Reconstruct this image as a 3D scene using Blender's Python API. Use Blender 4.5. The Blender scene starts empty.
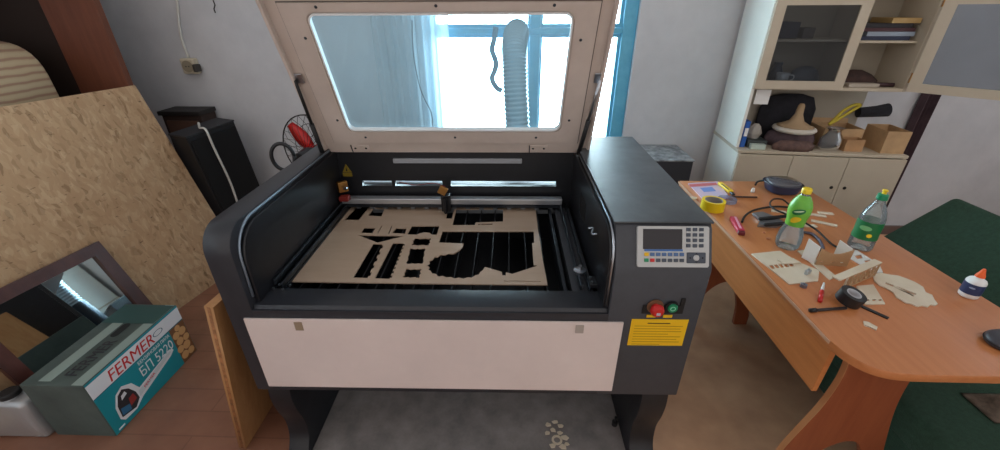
import bpy, bmesh, math, random
from mathutils import Vector, Matrix
random.seed(7)
S = bpy.context.scene
C = S.collection
PI = math.pi

# ---------------------------------------------------------------- camera
FPX, PITCH, YAW, ROLL, CH = 410.0, math.radians(27.8), math.radians(2.0), math.radians(-0.28), 1.6
fw = Vector((-math.sin(YAW)*math.cos(PITCH), math.cos(YAW)*math.cos(PITCH), -math.sin(PITCH)))
rt = Vector((math.cos(YAW), math.sin(YAW), 0)); up = rt.cross(fw)
rt, up = rt*math.cos(ROLL)+up*math.sin(ROLL), -rt*math.sin(ROLL)+up*math.cos(ROLL)
EYE = Vector((0, 0, CH))
cd = bpy.data.cameras.new('camera'); cam = bpy.data.objects.new('camera', cd); C.objects.link(cam)
cd.sensor_width = 36; cd.lens = FPX/1000*36; cd.clip_start = .02
M = Matrix((rt, up, -fw)).transposed().to_4x4(); M.translation = EYE
cam.matrix_world = M
S.camera = cam

def ray(x, y): return fw*FPX + rt*(x-500) - up*(y-225)
def at(x, y, z):
    d = ray(x, y); return EYE + d*((z-CH)/d.z)
def atY(x, y, Y):
    d = ray(x, y); return EYE + d*(Y/d.y)
def at2(x, y, z=.75):
    p = at(x, y, z); return (p.x, p.y)

# ---------------------------------------------------------------- materials
def lin(c): return c/12.92 if c <= .04045 else ((c+.055)/1.055)**2.4
def col(r, g, b): return (lin(r/255), lin(g/255), lin(b/255), 1)
MATS = {}
def mat(name, rgb, rough=.5, metal=0, var=0.0, scale=8, bump=0.0, bscale=60, stretch=(1, 1, 1), rgb2=None, coat=0, spec=None, emit=None, estr=1):
    if name in MATS: return MATS[name]
    m = bpy.data.materials.new(name); m.use_nodes = True
    nt = m.node_tree; N = nt.nodes; L = nt.links
    b = N['Principled BSDF']; b.inputs['Base Color'].default_value = col(*rgb)
    b.inputs['Roughness'].default_value = rough; b.inputs['Metallic'].default_value = metal
    if coat: b.inputs['Coat Weight'].default_value = coat; b.inputs['Coat Roughness'].default_value = .15
    if spec is not None: b.inputs['Specular IOR Level'].default_value = spec
    if emit: b.inputs['Emission Color'].default_value = col(*emit); b.inputs['Emission Strength'].default_value = estr
    if var or rgb2 or bump:
        tc = N.new('ShaderNodeTexCoord'); mp = N.new('ShaderNodeMapping'); mp.inputs['Scale'].default_value = stretch
        L.new(tc.outputs['Object'], mp.inputs['Vector'])
    if var or rgb2:
        n = N.new('ShaderNodeTexNoise'); n.inputs['Scale'].default_value = scale; n.inputs['Detail'].default_value = 5
        n.inputs['Roughness'].default_value = .65
        L.new(mp.outputs['Vector'], n.inputs['Vector'])
        r = N.new('ShaderNodeValToRGB'); r.color_ramp.elements[0].position = .32; r.color_ramp.elements[1].position = .68
        if rgb2: c0, c1 = rgb2, rgb
        else: c0 = tuple(v*(1-var) for v in rgb); c1 = tuple(min(255, v*(1+var)) for v in rgb)
        r.color_ramp.elements[0].color = col(*c0); r.color_ramp.elements[1].color = col(*c1)
        L.new(n.outputs['Fac'], r.inputs['Fac']); L.new(r.outputs['Color'], b.inputs['Base Color'])
    if bump:
        n2 = N.new('ShaderNodeTexNoise'); n2.inputs['Scale'].default_value = bscale; n2.inputs['Detail'].default_value = 3
        L.new(mp.outputs['Vector'], n2.inputs['Vector'])
        bp = N.new('ShaderNodeBump'); bp.inputs['Strength'].default_value = bump; bp.inputs['Distance'].default_value = .01
        L.new(n2.outputs['Fac'], bp.inputs['Height']); L.new(bp.outputs['Normal'], b.inputs['Normal'])
    MATS[name] = m
    return m

def glassy(name, tint, haze=.04, hazecol=(200, 215, 225), gloss=.5, ior=1.45):
    m = bpy.data.materials.new(name); m.use_nodes = True
    nt = m.node_tree; N = nt.nodes; L = nt.links
    for n in list(N): N.remove(n)
    out = N.new('ShaderNodeOutputMaterial')
    tr = N.new('ShaderNodeBsdfTransparent'); tr.inputs['Color'].default_value = col(*tint)
    gl = N.new('ShaderNodeBsdfGlossy'); gl.inputs['Roughness'].default_value = .03
    df = N.new('ShaderNodeBsdfTranslucent'); df.inputs['Color'].default_value = col(*hazecol)
    d2 = N.new('ShaderNodeBsdfDiffuse'); d2.inputs['Color'].default_value = col(*hazecol)
    fr = N.new('ShaderNodeFresnel'); fr.inputs['IOR'].default_value = ior
    mu = N.new('ShaderNodeMath'); mu.operation = 'MULTIPLY'; mu.inputs[1].default_value = gloss
    L.new(fr.outputs['Fac'], mu.inputs[0])
    mxh = N.new('ShaderNodeMixShader'); mxh.inputs['Fac'].default_value = .5
    L.new(df.outputs[0], mxh.inputs[1]); L.new(d2.outputs[0], mxh.inputs[2])
    m1 = N.new('ShaderNodeMixShader'); m1.inputs['Fac'].default_value = haze
    L.new(tr.outputs[0], m1.inputs[1]); L.new(mxh.outputs[0], m1.inputs[2])
    m2 = N.new('ShaderNodeMixShader'); L.new(mu.outputs[0], m2.inputs['Fac'])
    L.new(m1.outputs[0], m2.inputs[1]); L.new(gl.outputs[0], m2.inputs[2])
    L.new(m2.outputs[0], out.inputs['Surface'])
    return m

def osb_mat():
    m = bpy.data.materials.new('osb_strands'); m.use_nodes = True
    nt = m.node_tree; N = nt.nodes; L = nt.links; b = N['Principled BSDF']; b.inputs['Roughness'].default_value = .75
    tc = N.new('ShaderNodeTexCoord')
    cols = []
    for rot, st in ((.5, (62, 22, 62)), (-.9, (76, 26, 76))):
        mp = N.new('ShaderNodeMapping'); mp.inputs['Rotation'].default_value = (0, 0, rot); mp.inputs['Scale'].default_value = st
        nz = N.new('ShaderNodeTexNoise'); nz.inputs['Scale'].default_value = 9
        mixv = N.new('ShaderNodeMixRGB'); mixv.inputs['Fac'].default_value = .06
        L.new(tc.outputs['Object'], nz.inputs['Vector']); L.new(tc.outputs['Object'], mixv.inputs[1]); L.new(nz.outputs['Color'], mixv.inputs[2])
        L.new(mixv.outputs[0], mp.inputs['Vector'])
        v = N.new('ShaderNodeTexVoronoi'); v.inputs['Scale'].default_value = 1.0
        L.new(mp.outputs[0], v.inputs['Vector'])
        sp = N.new('ShaderNodeSeparateColor'); L.new(v.outputs['Color'], sp.inputs[0])
        r = N.new('ShaderNodeValToRGB'); e = r.color_ramp.elements
        e[0].position = 0; e[0].color = col(184, 148, 112); e[1].position = 1; e[1].color = col(204, 174, 138)
        x = e.new(.04); x.color = col(120, 92, 60); x = e.new(.09); x.color = col(178, 144, 108); x = e.new(.7); x.color = col(188, 155, 118)
        L.new(sp.outputs[0], r.inputs['Fac']); cols.append(r)
    mx = N.new('ShaderNodeMixRGB'); mx.inputs['Fac'].default_value = .5
    L.new(cols[0].outputs[0], mx.inputs[1]); L.new(cols[1].outputs[0], mx.inputs[2])
    n3 = N.new('ShaderNodeTexNoise'); n3.inputs['Scale'].default_value = 48; n3.inputs['Detail'].default_value = 4
    mp3 = N.new('ShaderNodeMapping'); mp3.inputs['Scale'].default_value = (.6, 1.5, 1); mp3.inputs['Rotation'].default_value = (0, 0, .6)
    L.new(tc.outputs['Object'], mp3.inputs['Vector']); L.new(mp3.outputs[0], n3.inputs['Vector'])
    r3 = N.new('ShaderNodeValToRGB'); r3.color_ramp.elements[0].position = .26; r3.color_ramp.elements[0].color = col(96, 78, 56)
    r3.color_ramp.elements[1].position = .36; r3.color_ramp.elements[1].color = (1, 1, 1, 1)
    L.new(n3.outputs['Fac'], r3.inputs['Fac'])
    mm = N.new('ShaderNodeMixRGB'); mm.blend_type = 'MULTIPLY'; mm.inputs['Fac'].default_value = .75
    L.new(mx.outputs[0], mm.inputs[1]); L.new(r3.outputs[0], mm.inputs[2])
    L.new(mm.outputs[0], b.inputs['Base Color'])
    bp = N.new('ShaderNodeBump'); bp.inputs['Strength'].default_value = .35; bp.inputs['Distance'].default_value = .006
    L.new(mx.outputs[0], bp.inputs['Height']); L.new(bp.outputs[0], b.inputs['Normal'])
    return m

def wood(name, c1, c2, rough=.4, stretch=(14, 1.2, 14), scale=3.5, coat=0):
    m = mat(name, c1, rough, var=.1, scale=scale, stretch=stretch, rgb2=c2, coat=coat); return m

def floor_mat():
    m = bpy.data.materials.new('floor_linoleum'); m.use_nodes = True
    nt = m.node_tree; N = nt.nodes; L = nt.links; b = N['Principled BSDF']; b.inputs['Roughness'].default_value = .38
    tc = N.new('ShaderNodeTexCoord')
    bk = N.new('ShaderNodeTexBrick'); bk.inputs['Scale'].default_value = 1
    bk.inputs['Color1'].default_value = col(150, 106, 84); bk.inputs['Color2'].default_value = col(144, 101, 80); bk.inputs['Mortar'].default_value = col(130, 90, 70)
    bk.inputs['Mortar Size'].default_value = .003; bk.inputs['Brick Width'].default_value = .9; bk.inputs['Row Height'].default_value = .12
    L.new(tc.outputs['Object'], bk.inputs['Vector'])
    n = N.new('ShaderNodeTexNoise'); n.inputs['Scale'].default_value = 7; n.inputs['Detail'].default_value = 7
    L.new(tc.outputs['Object'], n.inputs['Vector'])
    r = N.new('ShaderNodeValToRGB'); r.color_ramp.elements[0].position = .3; r.color_ramp.elements[0].color = (.55, .5, .48, 1)
    r.color_ramp.elements[1].position = .7; r.color_ramp.elements[1].color = (1, 1, 1, 1)
    L.new(n.outputs['Fac'], r.inputs['Fac'])
    mm = N.new('ShaderNodeMixRGB'); mm.blend_type = 'MULTIPLY'; mm.inputs['Fac'].default_value = .6
    sx_ = N.new('ShaderNodeSeparateXYZ'); L.new(tc.outputs['Object'], sx_.inputs[0])
    mr_ = N.new('ShaderNodeMapRange'); mr_.inputs['From Min'].default_value = -.1; mr_.inputs['From Max'].default_value = .1
    L.new(sx_.outputs['X'], mr_.inputs['Value'])
    cm = N.new('ShaderNodeMixRGB'); cm.inputs[2].default_value = col(206, 166, 132); L.new(mr_.outputs[0], cm.inputs['Fac']); L.new(bk.outputs['Color'], cm.inputs[1])
    L.new(cm.outputs[0], mm.inputs[1]); L.new(r.outputs[0], mm.inputs[2]); L.new(mm.outputs[0], b.inputs['Base Color'])
    return m

def stripe_mat():
    m = bpy.data.materials.new('striped_ticking'); m.use_nodes = True
    nt = m.node_tree; N = nt.nodes; L = nt.links; b = N['Principled BSDF']; b.inputs['Roughness'].default_value = .95
    tc = N.new('ShaderNodeTexCoord'); w = N.new('ShaderNodeTexWave'); w.bands_direction = 'Z'; w.inputs['Scale'].default_value = 8.5
    w.inputs['Distortion'].default_value = 1.2; w.inputs['Detail'].default_value = 2; w.inputs['Detail Scale'].default_value = 1.2
    L.new(tc.outputs['Object'], w.inputs['Vector'])
    r = N.new('ShaderNodeValToRGB'); e = r.color_ramp.elements
    e[0].position = 0; e[0].color = col(160, 128, 106); e[1].position = 1; e[1].color = col(190, 170, 138)
    x = e.new(.16); x.color = col(164, 134, 110); x = e.new(.34); x.color = col(186, 164, 132)
    L.new(w.outputs['Fac'], r.inputs['Fac']); L.new(r.outputs[0], b.inputs['Base Color'])
    return m

def wall_mat(name, rgb, rgb2):
    m = mat(name, rgb, .85, rgb2=rgb2, scale=2.2, bump=.35, bscale=9)
    return m

def haze_cloth(name, rgb, alpha):
    m = bpy.data.materials.new(name); m.use_nodes = True
    nt = m.node_tree; N = nt.nodes; L = nt.links
    for n in list(N): N.remove(n)
    out = N.new('ShaderNodeOutputMaterial'); tr = N.new('ShaderNodeBsdfTransparent')
    a = N.new('ShaderNodeBsdfDiffuse'); a.inputs['Color'].default_value = col(*rgb)
    t = N.new('ShaderNodeBsdfTranslucent'); t.inputs['Color'].default_value = col(*rgb)
    m1 = N.new('ShaderNodeMixShader'); m1.inputs[0].default_value = .45; L.new(a.outputs[0], m1.inputs[1]); L.new(t.outputs[0], m1.inputs[2])
    m2 = N.new('ShaderNodeMixShader'); m2.inputs[0].default_value = alpha; L.new(tr.outputs[0], m2.inputs[1]); L.new(m1.outputs[0], m2.inputs[2])
    L.new(m2.outputs[0], out.inputs['Surface'])
    return m

BLACK = mat('black_powder_coat', (25, 27, 32), .38, var=.08, scale=20)
GREY = mat('dark_grey_powder_coat', (62, 64, 70), .45, var=.04, scale=30)
GREYTOP = mat('dusty_grey_sheet_metal', (84, 88, 92), .42, rgb2=(60, 63, 67), scale=7)
DARKIN = mat('black_interior', (20, 22, 26), .5, var=.1)
WHITEP = mat('white_painted_panel', (222, 207, 202), .35, var=.02, scale=4)
LIDP = mat('beige_grey_lid_paint', (204, 190, 180), .45, var=.03, scale=6)
STEEL = mat('bright_steel', (190, 196, 204), .28, 1, var=.05)
ALU = mat('aluminium_beam', (205, 210, 216), .35, .8)
DARKSTEEL = mat('dark_steel', (70, 76, 84), .35, .9)
BRASS = mat('brass', (176, 128, 70), .35, .8)
RUBBER = mat('black_rubber', (18, 18, 20), .6)
WHITE = mat('white_plastic', (232, 232, 230), .4)
WSEAL = mat('white_rubber_seal', (238, 240, 240), .5)
PANELG = mat('light_grey_plastic', (186, 187, 186), .4)
SCREEN = mat('dark_screen', (34, 32, 38), .2)
YEL = mat('warning_yellow', (236, 188, 20), .5)
YELD = mat('warning_yellow_print', (186, 146, 14), .5)
RED = mat('red_plastic', (200, 34, 34), .35)
GREEN = mat('green_plastic', (20, 134, 90), .35)
BLUE = mat('blue_plastic', (52, 104, 170), .4)
KEY = mat('dark_blue_grey_key', (66, 74, 86), .5)
KEYB = mat('blue_grey_key', (74, 104, 148), .5)
PLYF = mat('plywood_sheet_face', (190, 167, 145), .4, rgb2=(180, 156, 134), spec=.6, scale=3, stretch=(1, 6, 1))
PLYL = mat('pale_plywood', (222, 208, 186), .6, rgb2=(208, 192, 168), scale=6)
PLYE = mat('plywood_edge', (150, 100, 60), .7, var=.2, scale=40)
PLYB = wood('plywood_board', (186, 140, 92), (168, 120, 74), .6, (10, 10, 1))
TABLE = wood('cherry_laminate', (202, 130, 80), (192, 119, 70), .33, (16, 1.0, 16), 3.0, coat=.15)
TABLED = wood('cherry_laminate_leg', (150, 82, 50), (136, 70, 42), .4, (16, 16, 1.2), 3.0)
TABLEP = wood('cherry_laminate_apron', (204, 130, 76), (190, 116, 64), .35, (16, 1, 16), 3.0)
BAND = mat('cherry_edge_band', (190, 132, 88), .4)
BANDL = mat('pale_edge_band', (208, 164, 134), .4)
GREENF = mat('dark_green_upholstery', (48, 78, 60), .95, rgb2=(36, 62, 47), scale=60, bump=.5, bscale=240)
CABS = mat('shaded_cream_cabinet_paint', (190, 178, 158), .5, var=.02, scale=3)  # cream paint, darkened for the shade on the fronts facing away from the window
CABW = mat('white_cabinet_side', (230, 229, 220), .5, var=.02, scale=3)
BLUEF = mat('blue_window_paint', (104, 186, 216), .4, rgb2=(84, 168, 204), scale=9)
BROWN = mat('brown_wooden_board', (118, 68, 46), .6, rgb2=(100, 56, 38), scale=4, stretch=(8, 8, .8))
MAHOG = mat('dark_mahogany_frame', (88, 48, 40), .4, rgb2=(68, 36, 30), scale=6, stretch=(3, 1, 3))
MIRROR = mat('mirror_glass', (205, 215, 215), .02, 1)
TEAL = mat('teal_card_print', (16, 140, 152), .45)
CARDW = mat('white_card_print', (226, 228, 232), .45)
CARDD = mat('dark_card_print', (82, 96, 92), .45, rgb2=(58, 72, 70), scale=5)
CARDB = mat('cardboard_brown', (176, 136, 96), .8, var=.06, scale=10)
CARDB2 = mat('cardboard_pale', (186, 152, 112), .8, var=.06, scale=10)
SILVERP = mat('silver_bag_film', (176, 178, 180), .25, .45, bump=.3, bscale=9)
FOIL = mat('silver_foil_hose', (150, 163, 172), .28, .85)
CARPET = mat('dusty_grey_metal_plate', (150, 141, 137), .5, rgb2=(116, 110, 108), scale=9)
ACRYL = glassy('acrylic_window', (232, 243, 247), .10, (206, 222, 230), .7)
CABGL = glassy('cabinet_glass', (214, 218, 222), .015, (150, 158, 168), .45)
PET = glassy('clear_bottle_plastic', (240, 245, 245), .24, (230, 238, 240), 1.2)
PETG = glassy('green_tinted_plastic', (180, 226, 150), .25, (120, 200, 70), 1.0)
BAGM = glassy('clear_bag_film', (205, 208, 210), .3, (170, 175, 182), 1.2)
LABELG = mat('green_label', (128, 196, 72), .4, rgb2=(92, 172, 52), scale=14)
LABELD = mat('dark_green_label', (22, 112, 62), .4)
LEMON = mat('lemon_yellow', (238, 204, 40), .4)
YCAP = mat('yellow_cap', (240, 206, 30), .4)
BLKTAPE = mat('black_tape', (24, 24, 26), .4)
DARKCL = mat('dark_cloth', (36, 36, 42), .95, var=.3, scale=10)
PURPLE = mat('dusty_mauve_cloth', (112, 92, 96), .95, rgb2=(72, 60, 66), scale=12)
ORANGE = mat('orange_nozzle', (240, 96, 24), .4)
NAVY = mat('navy_label', (40, 56, 96), .45)
PINK = mat('pink_red_plastic', (206, 52, 84), .4)
PRINT = mat('pastel_print', (196, 190, 224), .5, rgb2=(228, 196, 206), scale=9)
OSB = osb_mat(); FLOORM = floor_mat(); STRIPE = stripe_mat()
WALLG = wall_mat('grey_plaster', (206, 208, 212), (190, 193, 198))
CURT = haze_cloth('sheer_white_curtain', (226, 232, 236), .82)

# ---------------------------------------------------------------- mesh helpers
def bm_new(): return bmesh.new()
def add_box(bm, lo, hi, bev=0, seg=2):
    lo = Vector(lo); hi = Vector(hi)
    r = bmesh.ops.create_cube(bm, size=1)
    bmesh.ops.scale(bm, verts=r['verts'], vec=hi-lo)
    bmesh.ops.translate(bm, verts=r['verts'], vec=(lo+hi)/2)
    if bev:
        es = list({e for v in r['verts'] for e in v.link_edges})
        bmesh.ops.bevel(bm, geom=es, offset=bev, segments=seg, profile=.5, affect='EDGES')
    return bm
def box(lo, hi, bev=0, seg=2): return add_box(bm_new(), lo, hi, bev, seg)
def add_prism(bm, pts, axis, a, b):
    """polygon pts (2D) extruded along axis from a to b. axis x: (y,z); y: (x,z); z: (x,y)"""
    def P(p, t):
        return {'x': (t, p[0], p[1]), 'y': (p[0], t, p[1]), 'z': (p[0], p[1], t)}[axis]
    v0 = [bm.verts.new(P(p, a)) for p in pts]; v1 = [bm.verts.new(P(p, b)) for p in pts]
    bm.faces.new(v0); bm.faces.new(v1[::-1]); n = len(pts)
    for i in range(n): bm.faces.new((v0[i], v1[i], v1[(i+1) % n], v0[(i+1) % n]))
    bmesh.ops.recalc_face_normals(bm, faces=bm.faces[:])
    return bm
def prism(pts, axis, a, b): return add_prism(bm_new(), pts, axis, a, b)
def add_lathe(bm, prof, c=(0, 0, 0), seg=24, axis='z', close=False):
    c = Vector(c); rings = []
    def P(r, h, t):
        x, y = r*math.cos(t), r*math.sin(t)
        return c + Vector({'z': (x, y, h), 'y': (x, h, -y), 'x': (h, x, y)}[axis])
    for r, h in prof:
        if r < 1e-6: rings.append([bm.verts.new(P(0, h, 0))])
        else: rings.append([bm.verts.new(P(r, h, 2*PI*i/seg)) for i in range(seg)])
    prs = list(zip(rings, rings[1:])) + ([(rings[-1], rings[0])] if close else [])
    for A, B in prs:
        for i in range(seg):
            j = (i+1) % seg
            if len(A) == 1 and len(B) == 1: continue
            if len(A) == 1: bm.faces.new((A[0], B[i], B[j]))
            elif len(B) == 1: bm.faces.new((A[i], B[0], A[j]))
            else: bm.faces.new((A[i], B[i], B[j], A[j]))
    bmesh.ops.recalc_face_normals(bm, faces=bm.faces[:])
    return bm
def lathe(prof, c=(0, 0, 0), seg=24, axis='z', close=False): return add_lathe(bm_new(), prof, c, seg, axis, close)
def add_tube(bm, pts, r, seg=8, cap=True):
    pts = [Vector(p) for p in pts]; rings = []; n = len(pts)
    rr = r if isinstance(r, (list, tuple)) else [r]*n
    prev = None
    for i, p in enumerate(pts):
        d = (pts[min(i+1, n-1)]-pts[max(i-1, 0)])
        if d.length < 1e-9: d = Vector((0, 0, 1))
        d.normalize()
        a = prev if prev is not None else (Vector((0, 0, 1)) if abs(d.z) < .9 else Vector((1, 0, 0)))
        a = (a - d*a.dot(d))
        if a.length < 1e-4: a = d.orthogonal()
        a.normalize(); b = d.cross(a); prev = a
        rings.append([bm.verts.new(p+(a*math.cos(2*PI*k/seg)+b*math.sin(2*PI*k/seg))*rr[i]) for k in range(seg)])
    for A, B in zip(rings, rings[1:]):
        for k in range(seg):
            bm.faces.new((A[k], A[(k+1) % seg], B[(k+1) % seg], B[k]))
    if cap: bm.faces.new(rings[0][::-1]); bm.faces.new(rings[-1])
    return bm
def tube(pts, r, seg=8): return add_tube(bm_new(), pts, r, seg)
def smooth_path(pts, n=6):
    pts = [Vector(p) for p in pts]; out = []
    P = [pts[0]*2-pts[1]] + pts + [pts[-1]*2-pts[-2]]
    for i in range(1, len(P)-2):
        for k in range(n):
            t = k/n; a, b, c, d = P[i-1], P[i], P[i+1], P[i+2]
            out.append(.5*((2*b)+(c-a)*t+(2*a-5*b+4*c-d)*t*t+(3*b-a-3*c+d)*t**3))
    out.append(pts[-1]); return out
def plate_bm(outer, holes, z0, z1, mtx=None):
    """flat plate with holes, outlines in XY"""
    cu = bpy.data.curves.new('tmp', 'CURVE'); cu.dimensions = '2D'; cu.fill_mode = 'BOTH'; cu.extrude = (z1-z0)/2
    for pl in [outer]+list(holes):
        s = cu.splines.new('POLY'); s.points.add(len(pl)-1); s.use_cyclic_u = True
        for q, p in zip(s.points, pl): q.co = (p[0], p[1], 0, 1)
    o = bpy.data.objects.new('tmp', cu); C.objects.link(o)
    dg = bpy.context.evaluated_depsgraph_get()
    me = bpy.data.meshes.new_from_object(o.evaluated_get(dg))
    bm = bm_new(); bm.from_mesh(me)
    bmesh.ops.translate(bm, verts=bm.verts[:], vec=(0, 0, (z0+z1)/2))
    if mtx is not None: bmesh.ops.transform(bm, matrix=mtx, verts=bm.verts[:])
    bpy.data.objects.remove(o); bpy.data.curves.remove(cu); bpy.data.meshes.remove(me)
    return bm
def text_bm(s, width, height, mtx, depth=.0008, shear=0):
    cu = bpy.data.curves.new('tmp', 'FONT'); cu.body = s; cu.extrude = .02; cu.size = 1; cu.shear = shear; cu.resolution_u = 4
    o = bpy.data.objects.new('tmp', cu); C.objects.link(o)
    dg = bpy.context.evaluated_depsgraph_get()
    me = bpy.data.meshes.new_from_object(o.evaluated_get(dg)); bm = bm_new(); bm.from_mesh(me)
    xs = [v.co.x for v in bm.verts]; ys = [v.co.y for v in bm.verts]
    x0, x1, y0, y1 = min(xs), max(xs), min(ys), max(ys)
    for v in bm.verts:
        v.co = Vector(((v.co.x-x0)/(x1-x0)*width, (v.co.y-y0)/(y1-y0)*height, depth if v.co.z > 0 else 0))
    bmesh.ops.transform(bm, matrix=mtx, verts=bm.verts[:])
    bpy.data.objects.remove(o); bpy.data.curves.remove(cu); bpy.data.meshes.remove(me)
    return bm
def frame_mtx(o, x, y):
    x = Vector(x).normalized(); y = Vector(y); y = (y-x*y.dot(x)).normalized(); z = x.cross(y)
    m = Matrix((x, y, z)).transposed().to_4x4(); m.translation = Vector(o); return m
def xf(bm, mtx): bmesh.ops.transform(bm, matrix=mtx, verts=bm.verts[:]); return bm
def rnd_rect(x0, y0, x1, y1, r, n=5):
    out = []
    for cx, cy, a in ((x1-r, y1-r, 0), (x0+r, y1-r, 90), (x0+r, y0+r, 180), (x1-r, y0+r, 270)):
        for k in range(n+1):
            t = math.radians(a+90*k/n); out.append((cx+r*math.cos(t), cy+r*math.sin(t)))
    return out
def circ(cx, cy, r, n=24): return [(cx+r*math.cos(2*PI*k/n), cy+r*math.sin(2*PI*k/n)) for k in range(n)]

INV = {}
def tag(o, label, cat, group=None, kind=None):
    if label: o['label'] = label
    if cat: o['category'] = cat
    if group: o['group'] = group
    if kind: o['kind'] = kind
    return o
def thing(name, label, cat, loc=(0, 0, 0), rot=0, group=None):
    o = bpy.data.objects.new(name, None); C.objects.link(o); o.location = loc; o.rotation_euler = (0, 0, rot)
    o.empty_display_size = .05
    m = Matrix.Translation(Vector(loc)) @ Matrix.Rotation(rot, 4, 'Z'); INV[o] = m.inverted()
    return tag(o, label, cat, group)
def obj(name, bm, m, parent=None, smooth=False, world=True, label=None):
    """link ONE mesh; world=True: the bmesh is in world space and is brought into the thing's space"""
    if parent is not None:
        root = parent
        while root.parent: root = root.parent
        if world and root in INV: bmesh.ops.transform(bm, matrix=INV[root], verts=bm.verts[:])
    me = bpy.data.meshes.new(name); bm.to_mesh(me); bm.free()
    if smooth:
        for p in me.polygons: p.use_smooth = True
    me.materials.append(m)
    o = bpy.data.objects.new(name, me); C.objects.link(o)
    if parent is not None: o.parent = parent
    if smooth == 'auto':
        try:
            me.set_sharp_from_angle(angle=math.radians(35))
        except Exception: pass
    if label: o['label'] = label
    return o
def solo(name, bm, m, label, cat, group=None, smooth=False, kind=None):
    """a thing that is one mesh; origin moved to its base centre"""
    xs = [v.co for v in bm.verts]
    c = Vector(((min(p.x for p in xs)+max(p.x for p in xs))/2, (min(p.y for p in xs)+max(p.y for p in xs))/2, min(p.z for p in xs)))
    bmesh.ops.translate(bm, verts=bm.verts[:], vec=-c)
    o = obj(name, bm, m, None, smooth); o.location = c
    return tag(o, label, cat, group, kind)
def struct(name, bm, m, parent=None):
    o = obj(name, bm, m, parent)
    if parent is None: o['kind'] = 'structure'
    return o

# ================================================================ SETTING
WY = 2.97
XL, XR, YF, ZC = -3.4, 4.2, -2.4, 2.75
struct('floor', box((XL-.1, YF, -.05), (XR+.1, WY+.3, 0)), FLOORM)
struct('wall_left', box((XL-.15, YF, 0), (XL, WY+.3, ZC)), WALLG)
struct('wall_right', box((XR, YF, 0), (XR+.15, WY+.3, ZC)), WALLG)
WX0, WX1, WZ0, WZ1 = -.62, .795, .62, 2.15
wb = plate_bm([(XL, 0), (XR, 0), (XR, ZC), (XL, ZC)], [[(WX0, WZ0), (WX1, WZ0), (WX1, WZ1), (WX0, WZ1)]], 0, .3, Matrix(((1, 0, 0, 0), (0, 0, 1, WY), (0, 1, 0, 0), (0, 0, 0, 1))))
struct('wall_back', wb, WALLG)
struct('baseboard_back', box((2.45, WY-.02, 0), (XR-.002, WY-.001, .07)), mat('grey_brown_baseboard', (112, 92, 86), .7))

# window: blue wooden frame, bar, mullion, sashes, panes
win = bpy.data.objects.new('window_1', None); C.objects.link(win); win['kind'] = 'structure'; win.location = (.09, WY, WZ0)
INV[win] = Matrix.Translation((-.09, -WY, -WZ0))
fb = bm_new(); Y0, Y1 = WY+.03, WY+.11
add_box(fb, (WX0, Y0, WZ0), (WX0+.07, Y1, WZ1), .006); add_box(fb, (WX1-.09, Y0, WZ0), (WX1, Y1, WZ1), .006)
add_box(fb, (WX0+.07, Y0, WZ0), (WX1-.09, Y1, WZ0+.07), .006); add_box(fb, (WX0+.07, Y0, WZ1-.07), (WX1-.09, Y1, WZ1), .006)
add_box(fb, (WX0+.07, Y0-.004, 1.452), (WX1-.09, Y1-.01, 1.488), .006)
add_box(fb, (.098, Y0-.004, WZ0+.07), (.172, Y1-.01, 1.452), .006); add_box(fb, (.098, Y0-.004, 1.488), (.172, Y1-.01, WZ1-.07), .006)
obj('frame', fb, BLUEF, win)
for x0, x1 in ((WX0+.069, .107), (.163, WX1-.089)):
    for z0, z1 in ((WZ0+.069, 1.451), (1.489, WZ1-.069)):
        sb = plate_bm([(x0, z0), (x1, z0), (x1, z1), (x0, z1)], [[(x0+.022, z0+.022), (x1-.022, z0+.022), (x1-.022, z1-.022), (x0+.022, z1-.022)]], 0, .03, Matrix(((1, 0, 0, 0), (0, 0, 1, Y0+.02), (0, 1, 0, 0), (0, 0, 0, 1))))
        s = obj('sash', sb, BLUEF, win)
        obj('pane', box((x0+.018, Y0+.033, z0+.018), (x1-.018, Y0+.037, z1-.018)), glassy('window_pane', (235, 245, 248), .02), s)
struct('trim_1', box((WX0-.02, WY-.10, WZ0-.04), (WX1+.0, WY+.03, WZ0-.001), .004), mat('white_sill_paint', (214, 218, 220), .5))

# curtain, cord, straps
cb = bm_new(); nx = 60; rows = []
for k in range(2):
    z = (.66, 2.2)[k]
    rows.append([cb.verts.new((-.93+.50*i/nx, WY-.055+.018*math.sin(i*.85)+.008*math.sin(i*2.1), z)) for i in range(nx+1)])
for i in range(nx): cb.faces.new((rows[0][i], rows[0][i+1], rows[1][i+1], rows[1][i]))
solo('curtain', cb, CURT, 'sheer white curtain hanging at the left of the blue window', 'curtain', smooth=True)
p = [atY(x, y, WY-.012) for x, y in ((380, -8), (381, 20), (383, 40), (388, 58), (393, 72))]
solo('hanging_cable', tube(smooth_path(p), .006), RUBBER, 'short dark cable hanging on the wall left of the curtain', 'cable', smooth=True)
p = [atY(x, y, WY-.11) for x, y in ((412, 20), (413, 50), (418, 80), (424, 98), (431, 112), (433, 128))]
solo('hanging_string', tube(smooth_path(p), .004), mat('grey_cord', (120, 124, 126), .8), 'thin grey cord hanging in front of the sheer curtain', 'cord', smooth=True)

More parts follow.
